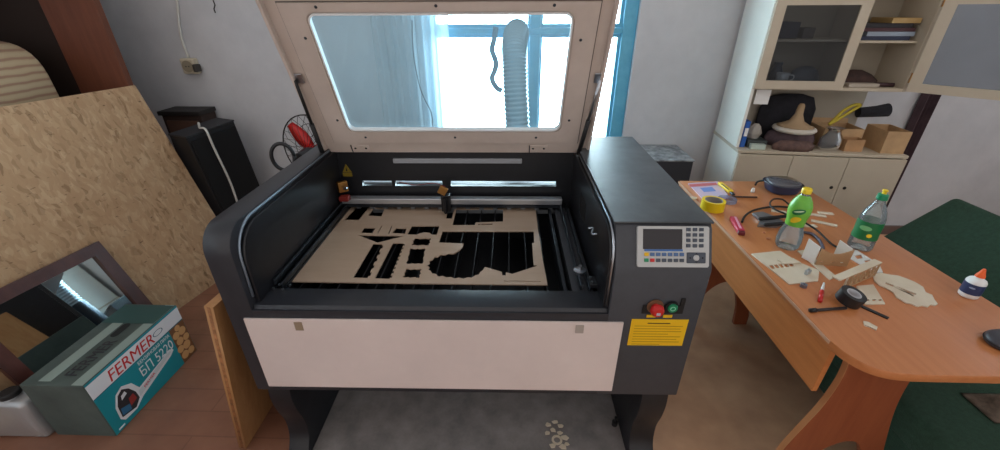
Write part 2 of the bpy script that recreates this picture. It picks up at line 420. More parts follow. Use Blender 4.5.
# exhaust hose: ribbed silver foil, from the machine up and out at the window
hp = smooth_path([(.02, 2.18, .72), (.02, 2.2, 1.0), (.005, 2.24, 1.25), (.0, 2.31, 1.42), (.01, 2.44, 1.485), (.015, 2.66, 1.46), (.015, 2.92, 1.42)], 44)
hb = bm_new(); rr = [.064 + (-.004, 0, .004, 0)[i % 4] for i in range(len(hp))]
add_tube(hb, hp, rr, 20)
t = thing('exhaust_hose', 'ribbed silver foil hose rising behind the laser machine towards the window', 'hose', (.02, 2.18, 0))
obj('hose', hb, FOIL, t, True)
obj('hose_base', lathe([(.085, 0), (.085, .02), (.07, .03), (.07, .73), (.0, .73)], (.02, 2.18, 0), 20), DARKSTEEL, t, 'auto')
def ribbon(bm, pts, w, nrm):
    pts = smooth_path(pts, 5); n = Vector(nrm); prev = None
    for i, p in enumerate(pts):
        d = (pts[min(i+1, len(pts)-1)]-pts[max(i-1, 0)]).normalized(); s = d.cross(n).normalized()*w/2
        q = [bm.verts.new(p+s), bm.verts.new(p-s), bm.verts.new(p-s+n*.004), bm.verts.new(p+s+n*.004)]
        if prev:
            for k in range(4): bm.faces.new((prev[k], prev[(k+1) % 4], q[(k+1) % 4], q[k]))
        else: bm.faces.new(q[::-1])
        prev = q
    bm.faces.new(prev); bmesh.ops.recalc_face_normals(bm, faces=bm.faces[:]); return bm
sp = [atY(x, y, WY-.03) for x, y in ((496, 27), (494, 40), (492, 50), (496, 62), (495, 70), (492, 78), (496, 87), (502, 91))]
solo('hanging_strap', ribbon(bm_new(), sp, .035, (0, -1, 0)), mat('grey_blue_strap', (96, 120, 138), .8), 'dark twisted strap hanging in front of the window left of the hose', 'strap')

# ---------------------------------------------------------------- wall socket
t = thing('wall_socket', 'old off-white wall socket with a cable on the back wall', 'socket', (-2.225, WY, 1.21))
obj('socket_body', box((-2.285, WY-.05, 1.21), (-2.185, WY-.001, 1.31), .01), mat('yellowed_plastic', (196, 186, 164), .5), t)
obj('socket_face', lathe([(0, 0), (.035, 0), (.038, -.004), (.0, -.004)][::-1], (-2.235, WY-.052, 1.26), 24, 'y'), mat('yellowed_plastic_dark', (150, 140, 120), .5), t, 'auto')
for dx in (-.01, .01): obj('pin_hole', lathe([(0, 0), (.004, 0), (.004, .003), (0, .003)], (-2.235+dx, WY-.0575, 1.26), 10, 'y'), RUBBER, t)
cp = [(-2.24, WY-.012, 1.312), (-2.245, WY-.012, 1.42), (-2.225, WY-.012, 1.53), (-2.19, WY-.012, 1.66), (-2.16, WY-.012, 1.85)]
obj('cable', tube(smooth_path(cp), .008), mat('white_cable', (206, 206, 200), .6), t, True)
obj('plug', box((-2.19, WY-.075, 1.225), (-2.165, WY-.02, 1.275), .006), mat('dark_plug', (60, 56, 52), .5), t)
cr = [atY(x, y, WY-.003) for x, y in ((213, 0), (215, 5), (214, 9), (215.5, 13))]
solo('wire_stub', tube(cr, .004, 5), mat('dark_crack', (60, 58, 58), .9), 'short dark wire stub on the wall right of the socket', 'wire')

# ================================================================ LASER MACHINE
LM = thing('laser_cutter', 'large black and white laser cutting machine with raised lid', 'laser cutter', (-.16, 1.42, 0))
LX0, LX1, CX0, CX1 = -.895, -.825, .295, .575
FY, BY, TZ, BZ = 1.0, 1.86, 1.046, .402
# left wall: rounded front corner
def side_prof(r, y0, yb, zb, zt, n=10):
    out = [(y0, zb)]
    for k in range(n+1):
        a = PI - (PI/2)*k/n
        out.append((y0+r+r*math.cos(a), zt-r+r*math.sin(a)))
    out += [(yb, zt), (yb, zb)]
    return out
def bevel_all(bm, off, seg=2, ang=30):
    es = [e for e in bm.edges if len(e.link_faces) == 2 and e.calc_face_angle(0) > math.radians(ang)]
    bmesh.ops.bevel(bm, geom=es, offset=off, segments=seg, profile=.5, affect='EDGES'); return bm
obj('side_wall', bevel_all(prism(side_prof(.085, FY, BY, BZ, TZ), 'x', LX0-.014, LX1), .006), mat('charcoal_powder_coat', (44, 46, 52), .38, var=.05, scale=20), LM, 'auto', label='dark grey rounded left side wall of the machine')
obj('side_lining', bevel_all(prism(side_prof(.11, FY+.03, BY-.04, .70, TZ-.02), 'x', LX1+.001, LX1+.016), .005), BLACK, LM, 'auto')
# console: right-hand electronics tower with slanted control face
con = [(FY, BZ), (FY, .925), (FY+.008, .94), (FY+.056, 1.034), (FY+.07, TZ), (BY, TZ), (BY, BZ)]
obj('console', bevel_all(prism(con, 'x', CX0, CX1), .005), GREY, LM, 'auto', label='dark grey console tower with control panel')
obj('console_top', box((CX0-.004, FY+.062, TZ), (CX1+.004, BY+.1, TZ+.006), .002), GREYTOP, LM, label='dusty grey console lid')
obj('console_lining', bevel_all(prism(side_prof(.1, FY+.02, BY-.04, .70, TZ-.02), 'x', CX0-.016, CX0-.001), .005), BLACK, LM, 'auto')
ap = []
for k in range(11):
    a = PI - (PI/2)*k/10; ap.append((CX0-.024, FY+.02+.1+.1*math.cos(a), TZ-.02-.1+.1*math.sin(a)))
obj('trim_highlight_strip', add_tube(bm_new(), [(CX0-.006, FY+.015, .78)]+[(CX0-.006, q[1]-.004, q[2]+.01) for q in ap]+[(CX0-.006, BY-.06, TZ-.004)], .0045, 8), STEEL, LM, True)
al_ = []
for k in range(11):
    a = PI - (PI/2)*k/10; al_.append((LX1+.004, FY+.03+.11+.11*math.cos(a), TZ-.02-.11+.11*math.sin(a)))
obj('trim_highlight_strip', add_tube(bm_new(), [(LX1+.004, FY+.022, .80)]+[(q[0], q[1]-.004, q[2]+.012) for q in al_]+[(LX1+.004, BY-.10, TZ-.004)], .004, 8), mat('blue_grey_highlight', (150, 166, 182), .35, .6), LM, True)  # strip added for the bluish highlight along the left wall's inner edge
# tub
obj('front_frame', bevel_all(plate_bm([(LX0+.002, BZ), (CX0+.06, BZ), (CX0+.06, .76), (LX0+.002, .76)], [], 0, .03, Matrix(((1, 0, 0, 0), (0, 0, 1, FY+.002), (0, 1, 0, 0), (0, 0, 0, 1)))), .002), MATS['charcoal_powder_coat'], LM)
fp = obj('front_panel', box((-.858, FY-.006, .426), (.345, FY+.001, .732), .0015), WHITEP, LM, label='white front access panel')
lk = obj('panel_lock', box((.196, FY-.009, .69), (.222, FY-.006, .722), .001), mat('grey_lock', (168, 158, 150), .4), fp)
obj('panel_mark', box((-.698, FY-.008, .688), (-.672, FY-.006, .722), .0005), mat('brown_glue_mark', (150, 130, 108), .7), fp)
obj('front_ledge', bevel_all(prism([(FY+.001, .742), (FY+.015, .772), (FY+.10, .775), (FY+.10, .745), (FY+.03, .738)], 'x', LX1+.001, CX0-.001), .002), MATS['charcoal_powder_coat'], LM, 'auto')
obj('tub_floor', box((LX1, FY+.03, BZ), (CX0, BY, BZ+.02)), DARKIN, LM)
obj('inner_deck', box((LX1+.002, FY+.10, .56), (CX0-.002, BY-.03, .575)), DARKIN, LM)
obj('inner_front', box((LX1+.002, FY+.032, .57), (CX0-.002, FY+.10, .742)), DARKIN, LM)
# rear panel with a long pass-through slot
rp = plate_bm([(LX0+.01, BZ), (CX0, BZ), (CX0, TZ-.01), (LX0+.01, TZ-.01)], [[(-.712, .857), (-.57, .857), (-.57, .883), (-.712, .883)], [(-.555, .857), (-.33, .857), (-.33, .883), (-.555, .883)], [(-.29, .857), (.207, .857), (.207, .883), (-.29, .883)]], 0, .02, Matrix(((1, 0, 0, 0), (0, 0, 1, 1.80), (0, 1, 0, 0), (0, 0, 0, 1))))
obj('rear_panel', rp, BLACK, LM)
obj('rear_housing', box((LX0+.01, BY+.001, BZ), (CX0, BY+.03, .84), .003), GREY, LM)
obj('slot_reflector', box((-.75, BY+.031, .828), (.24, 2.07, .838), .001), mat('pale_reflector', (214, 220, 226), .5), LM)  # added pale surface that catches window light so the slot looks bright
obj('lamp_strip', box((-.547, 1.785, .974), (.044, 1.7995, .996), .003), mat('frosted_strip_lamp', (150, 154, 160), .4), LM, label='grey lamp strip on the rear panel')
wt = [(-.795, .925), (-.752, .925), (-.7735, .965)]
wtr = obj('warning_sign', prism(wt, 'y', 1.797, 1.7998), mat('dull_yellow', (128, 108, 20), .6), LM, label='small dull yellow triangular warning sticker')
obj('sticker_base', box((-.795, 1.797, .905), (-.752, 1.7998, .922)), mat('dull_yellow', (128, 108, 20), .6), wtr)
obj('sticker_mark', prism([(-.777, .932), (-.770, .932), (-.7735, .952)], 'y', 1.7955, 1.7975), RUBBER, wtr)
# cutting bed
bb = bm_new(); x = -.80
while x < .19:
    add_box(bb, (x-.002, FY+.125, .70), (x+.002, 1.755, .752)); x += .0655
obj('blade_bed', bb, mat('black_anodised_slats', (40, 42, 46), .3, .6), LM)
def comb(x0, x1, z0, z1, z2, pitch, wdt, tip):
    pts = [(x0, z0), (x1, z0), (x1, z1)]; xs_ = []; x = -.80
    while x < x1-wdt: xs_.append(x); x += pitch
    for x in reversed(xs_): pts += [(x+wdt, z1), (x+tip, z2), (x-tip, z2), (x-wdt, z1)]
    return pts+[(x0, z1)]
obj('slat_holder', prism(comb(-.82, .20, .735, .753, .772, .0655, .012, .006), 'y', 1.757, 1.765), mat('worn_steel', (150, 156, 162), .4, .7), LM)
obj('slat_holder', prism(comb(-.82, .20, .70, .745, .757, .0655, .012, .010), 'y', FY+.104, FY+.112), DARKSTEEL, LM)
obj('bed_rail', box((.17, FY+.11, .70), (.182, 1.75, .762), .001), DARKSTEEL, LM)
obj('bed_rail', box((-.822, FY+.11, .70), (-.806, 1.75, .762), .001), DARKSTEEL, LM)
# gantry rails, beam and head
for x0, x1, zz in ((-.806, -.797, .80), (-.784, -.778, .785), (.222, .232, .79), (.252, .258, .78)):
    obj('linear_rail', box((x0, FY+.11, zz-.02), (x1, 1.77, zz), .003), DARKSTEEL, LM)
obj('rail_support', box((-.806, FY+.12, .70), (-.776, 1.77, .764)), BLACK, LM)
obj('rail_support', box((.2, FY+.12, .70), (.272, 1.77, .758)), GREY, LM)
beam = obj('gantry_beam', box((-.80, 1.735, .79), (.232, 1.775, .818), .003), ALU, LM, label='bright aluminium gantry beam')
obj('beam_edge', box((-.80, 1.733, .776), (.232, 1.737, .789)), DARKSTEEL, beam)
head = obj('laser_head', box((-.325, 1.70, .77), (-.285, 1.735, .85), .003), BLACK, LM)
obj('lens_tube', lathe([(0, .752), (.006, .752), (.010, .765), (.010, .83), (0, .83)], (-.305, 1.687, .015), 16), BLACK, head, 'auto')
obj('mirror_mount', xf(box((-.020, -.008, -.018), (.018, .008, .020), .003), Matrix.Translation((-.312, 1.694, .878)) @ Matrix.Rotation(.5, 4, 'Y')), BRASS, head)
obj('air_hose', tube(smooth_path([(-.30, 1.69, .90), (-.36, 1.73, .90), (-.45, 1.76, .878), (-.53, 1.78, .885)]), .0018), mat('dull_red', (130, 40, 36), .5), head, True)
mm = obj('corner_mirror', xf(box((-.022, -.012, -.025), (.022, .012, .025), .003), Matrix.Translation((-.785, 1.745, .875)) @ Matrix.Rotation(.7, 4, 'Z')), BRASS, LM)
obj('mirror_knob', lathe([(0, 0), (.008, 0), (.008, .012), (0, .012)], (-.765, 1.72, .875), 12, 'y'), STEEL, mm)
obj('end_switch', box((-.795, 1.70, .818), (-.752, 1.735, .84), .003), mat('dull_red', (130, 40, 36), .5), LM)
kn = obj('belt_pulley', lathe([(0, 0), (.019, 0), (.022, .006), (.022, .012), (.006, .014), (.006, .03), (0, .03)], (.232, 1.19, .786), 24), STEEL, LM, 'auto')
br = obj('corner_bracket', box((.255, 1.115, .772), (.292, 1.165, .79), .003), BLACK, LM)
for dx, dy in ((.008, .012), (.03, .012), (.008, .04), (.03, .04)):
    obj('screw', lathe([(0, .79), (.0045, .79), (.0045, .794), (0, .794)][::-1], (.255+dx, 1.115+dy, 0), 10), STEEL, br)
for p_ in ((-.80, 1.125), (-.765, 1.12), (-.79, 1.145), (-.752, 1.142)):
    obj('screw', lathe([(0, .776), (.004, .776), (.004, .781), (0, .781)][::-1], (p_[0], p_[1]-.03, 0), 10), STEEL, LM)
obj('cable_clip', tube(smooth_path([(.276, 1.19, .94), (.262, 1.20, .935), (.268, 1.22, .945), (.254, 1.23, .94)]), .0035), STEEL, LM, True)
vb = bm_new()
for k in range(7): add_box(vb, (CX0-.0185, 1.42+k*.018, .86), (CX0-.0165, 1.428+k*.018, .94))
obj('vent_slots', vb, RUBBER, LM)
# legs: curved stand legs joined by a base plate
def leg_prof():
    fr = [(1.03, BZ), (1.02, .33), (1.03, .25), (1.05, .17), (1.045, .09), (1.01, .03), (1.0, 0)]
    bk = [(1.86, 0), (1.84, .03), (1.80, .1), (1.79, .2), (1.81, .33), (1.83, BZ)]
    a = [(p.x, p.y) for p in smooth_path([Vector((*q, 0)) for q in fr], 4)]
    b = [(p.x, p.y) for p in smooth_path([Vector((*q, 0)) for q in bk], 4)]
    return a+b
obj('leg', bevel_all(prism(leg_prof(), 'x', -.893, -.812), .003, 2, 50), BLACK, LM, 'auto')
obj('leg', bevel_all(prism(leg_prof(), 'x', .466, .56), .003, 2, 50), BLACK, LM, 'auto')
obj('base_plate', box((-.811, 1.0, .0), (.465, 1.85, .012), .002), CARPET, LM, label='dusty grey base plate between the legs')
cs = obj('levelling_foot', lathe([(0, 0), (.012, 0), (.012, .02), (.005, .022), (.005, .05), (0, .05)], (.445, 1.17, .012), 12), RUBBER, LM, 'auto')
# control panel on the slanted face
w = Vector((0, .048, .094)).normalized(); nrm = Vector((0, -.094, .048)).normalized()
CPM = frame_mtx(Vector((0, FY+.008, .94))+nrm*.001, (1, 0, 0), w)
# panel plane: local x = world x, local y up the slope, local z outwards
def cpbox(x0, y0, x1, y1, z0, z1, bev=0): return xf(box((x0, y0, z0), (x1, y1, z1), bev), CPM)
PX0, PX1, PY0, PY1 = .355, .560, -.006, .112
cpn = obj('control_panel', xf(prism(rnd_rect(PX0, PY0, PX1, PY1, .006), 'z', 0, .010), CPM), PANELG, LM, label='light grey keypad panel with a dark screen')
obj('screen', cpbox(.371, .046, .483, .104, .009, .0115, .0005), SCREEN, cpn)
obj('blue_stripe', cpbox(.375, .040, .485, .0455, .009, .0108), BLUE, cpn)
for r in range(4):
    for c in range(3):
        obj('key', cpbox(.494+c*.0185, .098-r*.0155, .5065+c*.0185, .108-r*.0155, .009, .0125, .001), KEY, cpn)
for c in range(7):
    x0 = .375+c*.0168
    obj('key', cpbox(x0, .026, x0+.0125, .036, .009, .0125, .001), YEL if c == 0 else KEYB, cpn)
    obj('key', cpbox(x0, .009, x0+.0125, .019, .009, .0125, .001), (GREEN, RED)[c] if c < 2 else KEY, cpn)
pad = obj('arrow_pad', cpbox(.496, .006, .550, .037, .009, .0118, .002), KEY, cpn)
obj('arrow_button', xf(lathe([(0, .0145), (.007, .0145), (.009, .0115), (0, .0115)], (.523, .0215, 0), 20), CPM), PANELG, pad, 'auto')
for dx, dy in ((.018, 0), (-.018, 0), (0, .011), (0, -.011)):
    obj('arrow_button', xf(prism([(.523+dx+math.cos(a)*.004, .0215+dy+math.sin(a)*.003) for a in [math.atan2(dy, dx)+k*2*PI/3 for k in range(3)]], 'z', .0118, .0135), CPM), SCREEN, pad)
# buttons
def fy_prism(pts, d0, d1): return prism(pts, 'y', FY-d1, FY-d0)
sb_ = obj('button_plate', box((.395, FY-.004, .768), (.520, FY-.0005, .80), .001), RUBBER, LM)
obj('plate_post', box((.506, FY-.004, .80), (.520, FY-.0005, .826), .001), RUBBER, sb_)
es = obj('emergency_stop', lathe([(0, -.038), (.014, -.037), (.020, -.030), (.021, -.022), (.014, -.016), (.012, -.004), (0, -.004)], (.431, FY, .797), 28, 'y'), RED, LM, 'auto', label='red mushroom emergency stop button')
obj('collar', lathe([(.012, -.003), (.025, -.003), (.025, -.007), (.012, -.007)], (.431, FY, .797), 28, 'y', True), mat('bronze_collar', (120, 84, 60), .5), es, 'auto')
obj('turn_mark', box((.425, FY-.0395, .789), (.437, FY-.0375, .799), .001), mat('grey_print', (190, 180, 196), .5), es)
gb = obj('start_button', lathe([(0, -.016), (.014, -.016), (.0155, -.012), (.0155, -.004), (0, -.004)], (.481, FY, .797), 26, 'y'), GREEN, LM, 'auto', label='green start button')
obj('collar', lathe([(.0155, -.004), (.020, -.004), (.020, -.012), (.0155, -.012)], (.481, FY, .797), 26, 'y', True), RUBBER, gb, 'auto')
obj('ring_mark', lathe([(.006, -.0158), (.008, -.0158), (.008, -.0168), (.006, -.0168)], (.481, FY, .797), 20, 'y', True), mat('pale_green', (150, 214, 184), .5), gb)
for x0, x1 in ((.412, .440), (.463, .491)):
    obj('yellow_tag', box((x0, FY-.003, .752), (x1, FY-.0005, .762), .0005), YEL, LM)
wl = obj('warning_label', box((.369, FY-.0025, .636), (.545, FY-.0005, .744), .0005), YEL, LM, label='yellow warning label with lines of small print')
for k in range(9):
    wid = (.07, .15, .145, .15, .11, .15, .14, .15, .09)[k]; x0 = .381 if k else .42
    obj('print_line', box((x0, FY-.0032, .727-k*.0108), (x0+wid, FY-.0024, .7295-k*.0108 + (.0012 if k == 0 else 0))), YELD if k else mat('dark_print', (90, 70, 20), .6), wl)
# lid
HIN = Vector((0, 1.776, 1.046)); SU = Vector((0, -.251, .58)).normalized()
LIDM = frame_mtx(HIN, (1, 0, 0), SU)   # local x, local y = up the lid, local z = towards the viewer/front
lz = LIDM.to_3x3() @ Vector((0, 0, 1)); sgn = 1 if lz.y < 0 else -1
def lidp(outer, holes, z0, z1): return plate_bm(outer, holes, z0, z1, LIDM)
LW0, LW1, LH0, LH1 = -.843, .337, -.02, .72
wn = rnd_rect(-.703, .104, .199, .594, .03)
lid = obj('lid', lidp([(LW0, LH0), (LW1, LH0), (LW1, LH1), (LW0, LH1)], [wn], -.012, 0), LIDP, LM, label='raised beige lid with a large clear window')
obj('lid_inner_panel', lidp([(LW0+.055, .038), (LW1-.055, .038), (LW1-.055, .628), (LW0+.055, .628)], [rnd_rect(-.708, .099, .204, .599, .034)], .0005, .007), LIDP, lid)
gb_ = bm_new()
for a, b_ in (((LW0, LH0), (LW0+.012, LH1)), ((LW1-.012, LH0), (LW1, LH1)), ((LW0+.012, LH1-.012), (LW1-.012, LH1))): add_box(gb_, (a[0], a[1], .0005), (b_[0], b_[1], .026), .003)
obj('lid_flange', xf(gb_, LIDM), LIDP, lid)
obj('lid_window', lidp(rnd_rect(-.72, .087, .216, .611, .03), [], -.017, -.0125), ACRYL, lid, label='clear acrylic lid window')
obj('window_seal', lidp(rnd_rect(-.7025, .1045, .1985, .5935, .03), [rnd_rect(-.697, .110, .193, .588, .027)], -.012, .009), WSEAL, lid)
gl_ = bm_new()
x0, x1, y0, y1 = LW0+.055, LW1-.055, .038, .628
for (a, b_) in (((x0-.004, y0-.004), (x1+.004, y0)), ((x0-.004, y1), (x1+.004, y1+.004)), ((x0-.004, y0), (x0, y1)), ((x1, y0), (x1+.004, y1))):
    add_box(gl_, (a[0], a[1], .0003), (b_[0], b_[1], .0012))
obj('panel_gap', xf(gl_, LIDM), mat('shadow_gap_grey', (92, 84, 80), .6), lid)
for x_, y_ in ((-.66, .615), (-.26, .617), (.13, .617), (-.735, .51), (.232, .50), (-.735, .16), (.232, .16), (-.64, .07), (-.25, .07), (.10, .07)):
    obj('screw', xf(lathe([(0, .0105), (.004, .0095), (.0055, .007), (0, .007)], (x_, y_, 0), 12), LIDM), DARKSTEEL, lid)
for x_ in (-.68, .115):
    h_ = obj('hinge', xf(box((x_-.04, -.014, .0005), (x_+.04, .022, .004), .001), LIDM), LIDP, lid)
    for dx in (-.024, .024): obj('hinge_screw', xf(lathe([(0, .007), (.004, .006), (.005, .004), (0, .004)], (x_+dx, .006, 0), 12), LIDM), RUBBER, h_)
    obj('hinge_edge', xf(box((x_-.042, -.016, .0005), (x_-.038, .022, .006)), LIDM), DARKSTEEL, h_)
for x_, s_ in ((LW0+.02, 1), (LW1-.02, -1)):
    b_ = obj('strut_bracket', xf(box((x_-.014, .335, .007), (x_+.020, .375, .012), .002), LIDM), STEEL, lid)
    top = LIDM @ Vector((x_-.008*s_, .355, .02))
    bot = Vector((-.838 if s_ > 0 else .312, 1.742, 1.0)) if s_ > 0 else Vector((.288, 1.742, 1.03))
    mid = top.lerp(bot, .5)
    st_ = obj('gas_strut', tube([mid, bot], .0095, 12), RUBBER, LM, True, label='black gas strut')
    obj('strut_rod', tube([top, mid], .0065, 10), STEEL if s_ < 0 else RUBBER, st_, True)
    obj('ball_joint', lathe([(0, -.011), (.008, -.008), (.011, 0), (.008, .008), (0, .011)], bot, 14), STEEL, st_, True)

# ---------------------------------------------------------------- plywood sheet with cut-outs (lies on the slats)
SZ = .7525
def pq(o, pts): return [at2(o[0]+x/5, o[1]+y/5, SZ+.004) for x, y in pts]
O6, O7 = (280, 200), (410, 200)
def toothed(pts, i, n, d):
    """put n square teeth on edge i of polygon"""
    a = Vector((*pts[i], 0)); b = Vector((*pts[(i+1) % len(pts)], 0)); e = b-a; nn = Vector((-e.y, e.x, 0)).normalized()*d
    mid = []
    for k in range(n):
        for t, o in ((k+.25, 0), (k+.25, 1), (k+.75, 1), (k+.75, 0)):
            q = a+e*(t/n)+nn*o; mid.append((q.x, q.y))
    return pts[:i+1]+mid+pts[i+1:]
holes = [
    pq(O6, [(332, 95), (400, 97), (455, 28), (395, 28)]), pq(O6, [(447, 75), (513, 79), (528, 42), (475, 38)]),
    pq(O6, [(410, 160), (465, 163), (482, 137), (425, 135)]), pq(O6, [(487, 165), (492, 165), (516, 126), (511, 126)]),
    pq(O6, [(543, 167), (548, 167), (566, 126), (561, 126)]), pq(O6, [(563, 163), (628, 166), (636, 140), (583, 138)]),
    pq(O6, [(390, 171), (620, 178), (490, 210)]),
]
g_ = pq(O6, [(365, 383), (436, 386), (515, 217), (468, 215)]); g_ = toothed(g_, 1, 5, -.006); holes.append(g_)
h_ = pq(O6, [(472, 388), (545, 391), (622, 213), (566, 212)]); h_ = toothed(h_, 1, 9, -.006); holes.append(h_)
holes.append(pq(O7, [(-12, 170), (12, 128), (150, 128), (136, 172), (112, 172), (100, 162), (75, 160), (52, 164), (38, 171)]))
def wavy(pts, n, d):
    out = []
    for i in range(len(pts)):
        a = Vector(pts[i]); b = Vector(pts[(i+1) % len(pts)]); e = b-a; nn = Vector((-e.y, e.x)).normalized()
        for k in range(n): out.append(tuple(a+e*(k/n)+nn*d*math.sin(k*2.1)))
    return out
holes.append(wavy(pq(O7, [(10, 224), (24, 189), (106, 190), (96, 224)]), 6, .003))
holes.append(wavy(pq(O7, [(-18, 316), (2, 240), (76, 240), (62, 316)]), 8, .0022))
holes.append(wavy(pq(O7, [(-36, 384), (-22, 342), (54, 342), (44, 386)]), 7, .003))
holes.append(pq(O7, [(184, 91), (195, 41), (226, 42), (213, 92)]))
holes.append(pq(O7, [(215, 125), (236, 46), (470, 46), (468, 108), (332, 112), (326, 125)]))
holes.append(pq(O7, [(344, 118), (416, 118), (414, 124), (342, 124)]))
holes.append(pq(O7, [(240, 38), (470, 38), (470, 42), (240, 42)]))
holes.append(pq(O7, [(146, 211), (165, 155), (620, 158), (622, 215), (611, 217), (616, 325), (636, 330), (508, 371), (476, 362), (475, 378), (458, 378), (456, 360), (372, 335), (362, 350), (348, 360), (340, 373), (322, 376), (305, 388), (285, 386), (262, 393), (240, 387), (220, 392), (200, 384), (178, 386), (160, 378), (140, 382), (125, 368), (108, 366), (100, 352), (88, 345), (96, 335), (83, 325), (98, 315), (95, 303), (112, 297), (120, 283), (138, 283), (152, 271), (172, 274), (190, 266), (215, 268), (245, 252), (263, 235), (268, 217)]))
holes.append(pq(O7, [(465, 404), (650, 408), (650, 412), (465, 408)]))
outer = pq(O6, [(60, 402), (355, 28), (390, 24)])[:2] + pq(O7, [(632, 40), (638, 110), (642, 150), (652, 210), (655, 240), (662, 300), (680, 405), (683, 428)])
solo('plywood_sheet', plate_bm(outer, holes, SZ, SZ+.004), PLYF, 'plywood sheet with laser-cut openings lying on the machine bed', 'plywood sheet')

TURN = math.radians(.7)          # the machine stands very slightly askew to the walls
LM.rotation_euler.z = TURN
sheet_ = bpy.data.objects['plywood_sheet']; piv = Vector(LM.location); rot_ = Matrix.Rotation(TURN, 3, 'Z')
sheet_.location = piv + rot_ @ (Vector(sheet_.location)-piv); sheet_.rotation_euler.z = TURN
# scraps on the base plate
def scrap_ring(x, y, r):
    bm = plate_bm(circ(x, y, r), [circ(x, y, r*.6)], .0125, .0165); return bm
px_, py_ = at2(557, 440, .014)
solo('plywood_ring', scrap_ring(px_, py_, .022), PLYL, 'ring-shaped plywood scrap in the pile on the base plate', 'scrap')
lv = 0
for i, (x, y, s_) in enumerate(((548, 425, .017), (555, 422, .014), (561, 426, .016), (553, 430, .015), (560, 433, .012), (547, 433, .013), (565, 438, .016), (553, 446, .018), (563, 447, .015), (567, 444, .012))):
    c = at2(x, y, .014); a0 = random.random()*6
    pts = [(c[0]+math.cos(a0+k*2*PI/5)*s_*1.25*random.uniform(.5, 1), c[1]+math.sin(a0+k*2*PI/5)*s_*random.uniform(.4, 1)) for k in range(5)]
    solo('plywood_scrap', prism(pts, 'z', .0125, .0165), PLYL, 'small plywood scrap in the pile on the base plate under the machine', 'scrap', 'plywood scraps under the machine')

# ================================================================ LEFT SIDE
# OSB board leaning
def lean(phi, th):
    phi, th = math.radians(phi), math.radians(th)
    e = Vector((math.cos(phi), math.sin(phi), 0)); b = Vector((-math.sin(phi), math.cos(phi), 0))
    return e, Vector((b.x*math.sin(th), b.y*math.sin(th), math.cos(th)))
e1, w1 = lean(79, 16); P0 = Vector((-1.985, 2.05, 0))
OM = frame_mtx(P0, e1, w1)
ob = bm_new(); add_box(ob, (-1.2, 0, -.014), (.365, 1.257, 0), .001)
osb = obj('osb_board', ob, OSB); osb.matrix_world = OM
tag(osb, 'large OSB chipboard panel leaning against the brown upright at the left', 'board')
# mirror
e2, w2 = lean(82, 20); P1 = Vector((-2.180, 1.786, .530))
MM = frame_mtx(P1, e2, w2)
Lm = .530/math.cos(math.radians(20)) - .0
mir = bpy.data.objects.new('framed_mirror', None); C.objects.link(mir); mir.matrix_world = MM
tag(mir, 'rectangular mirror in a dark brown wooden frame leaning on the OSB board', 'mirror')
fo = [(-.60, -Lm), (0, -Lm), (0, 0), (-.60, 0)]; fi = [(-.542, -Lm+.06), (-.058, -Lm+.06), (-.058, -.058), (-.542, -.058)]
obj('frame', bevel_all(plate_bm(fo, [fi], 0, .026), .004), MAHOG, mir, world=False)
obj('mirror_glass', box((-.544, -Lm+.058, .004), (-.056, -.056, .010)), MIRROR, mir, world=False)
obj('backing', box((-.59, -Lm+.01, -.004), (-.01, -.01, -.0005)), CARDB, mir, world=False)

# bunk with striped mattress, brown upright
bk_ = thing('wooden_bunk', 'brown wooden bunk frame standing in the far left corner', 'bunk', (-2.9, 2.3, 0))
obj('upright', box((-2.585, 2.45, 0), (-2.276, 2.49, 2.4), .003), BROWN, bk_, label='wide reddish brown upright board')
obj('deck', box((-3.38, 1.45, .86), (-2.45, 2.448, .90), .003), BROWN, bk_)
obj('shade_board', box((-3.38, 2.452, .90), (-2.586, 2.475, 2.4)), mat('near_black_shade', (40, 26, 20), .8), bk_)  # dark sheet, its colour stands in for the shade inside the bunk
obj('post', box((-2.53, 1.46, 0), (-2.46, 1.53, .86), .003), BROWN, bk_)
obj('added_shade_roof', box((-3.38, 1.45, 1.98), (-2.45, 2.448, 2.02)), BROWN, bk_)  # unseen roof added to shade the space above the mattress
ms = []
for k in range(40):
    a = 2*PI*k/40; c_, s_ = math.cos(a), math.sin(a)
    ms.append((-2.94+.43*math.copysign(abs(c_)**.45, c_), 1.19+.285*math.copysign(abs(s_)**.55, s_)))
mb = prism(ms, 'y', 1.72, 2.27); bevel_all(mb, .03, 3, 60)
solo('rolled_mattress', mb, STRIPE, 'beige and brown striped mattress folded on the bunk behind the OSB board', 'mattress', smooth='auto')

# boxed chainsaw: carton lettered FERMER
bx0, bx1, by0, by1, bz = -1.931, -1.672, 1.068, 1.568, .302
ct = thing('cardboard_carton', 'teal and white printed carton standing before the framed mirror', 'box', ((bx0+bx1)/2, (by0+by1)/2, 0))
obj('carton_body', box((bx0, by0, 0), (bx1, by1, bz), .003), CARDD, ct)
FM = frame_mtx((bx1+.0005, by0, 0), (0, 1, 0), (0, 0, 1))
W_, H_ = by1-by0, bz
obj('teal_face', xf(box((.003, .003, 0), (W_-.003, .215, .001)), FM), TEAL, ct)
obj('white_band', xf(prism([(.003, .2155), (W_-.003, .2155), (W_-.003, .29), (.003, .29)], 'z', 0, .001), FM), CARDW, ct)
obj('teal_edge', xf(box((.003, .2905, 0), (W_-.003, H_-.002, .001)), FM), TEAL, ct)
obj('teal_edge', xf(box((.003, .2155, .001), (W_-.003, .219, .0014)), FM), mat('dark_teal', (10, 84, 110), .5), ct)
obj('brand_lettering', text_bm('FERMER', .235, .052, FM @ Matrix.Translation((.09, .226, .0012)), shear=.15), RED, ct)
obj('brand_lettering_small', text_bm('БЕНЗИНОВАЯ ПИЛА', .185, .018, FM @ Matrix.Translation((.212, .19, .0012))), CARDW, ct)
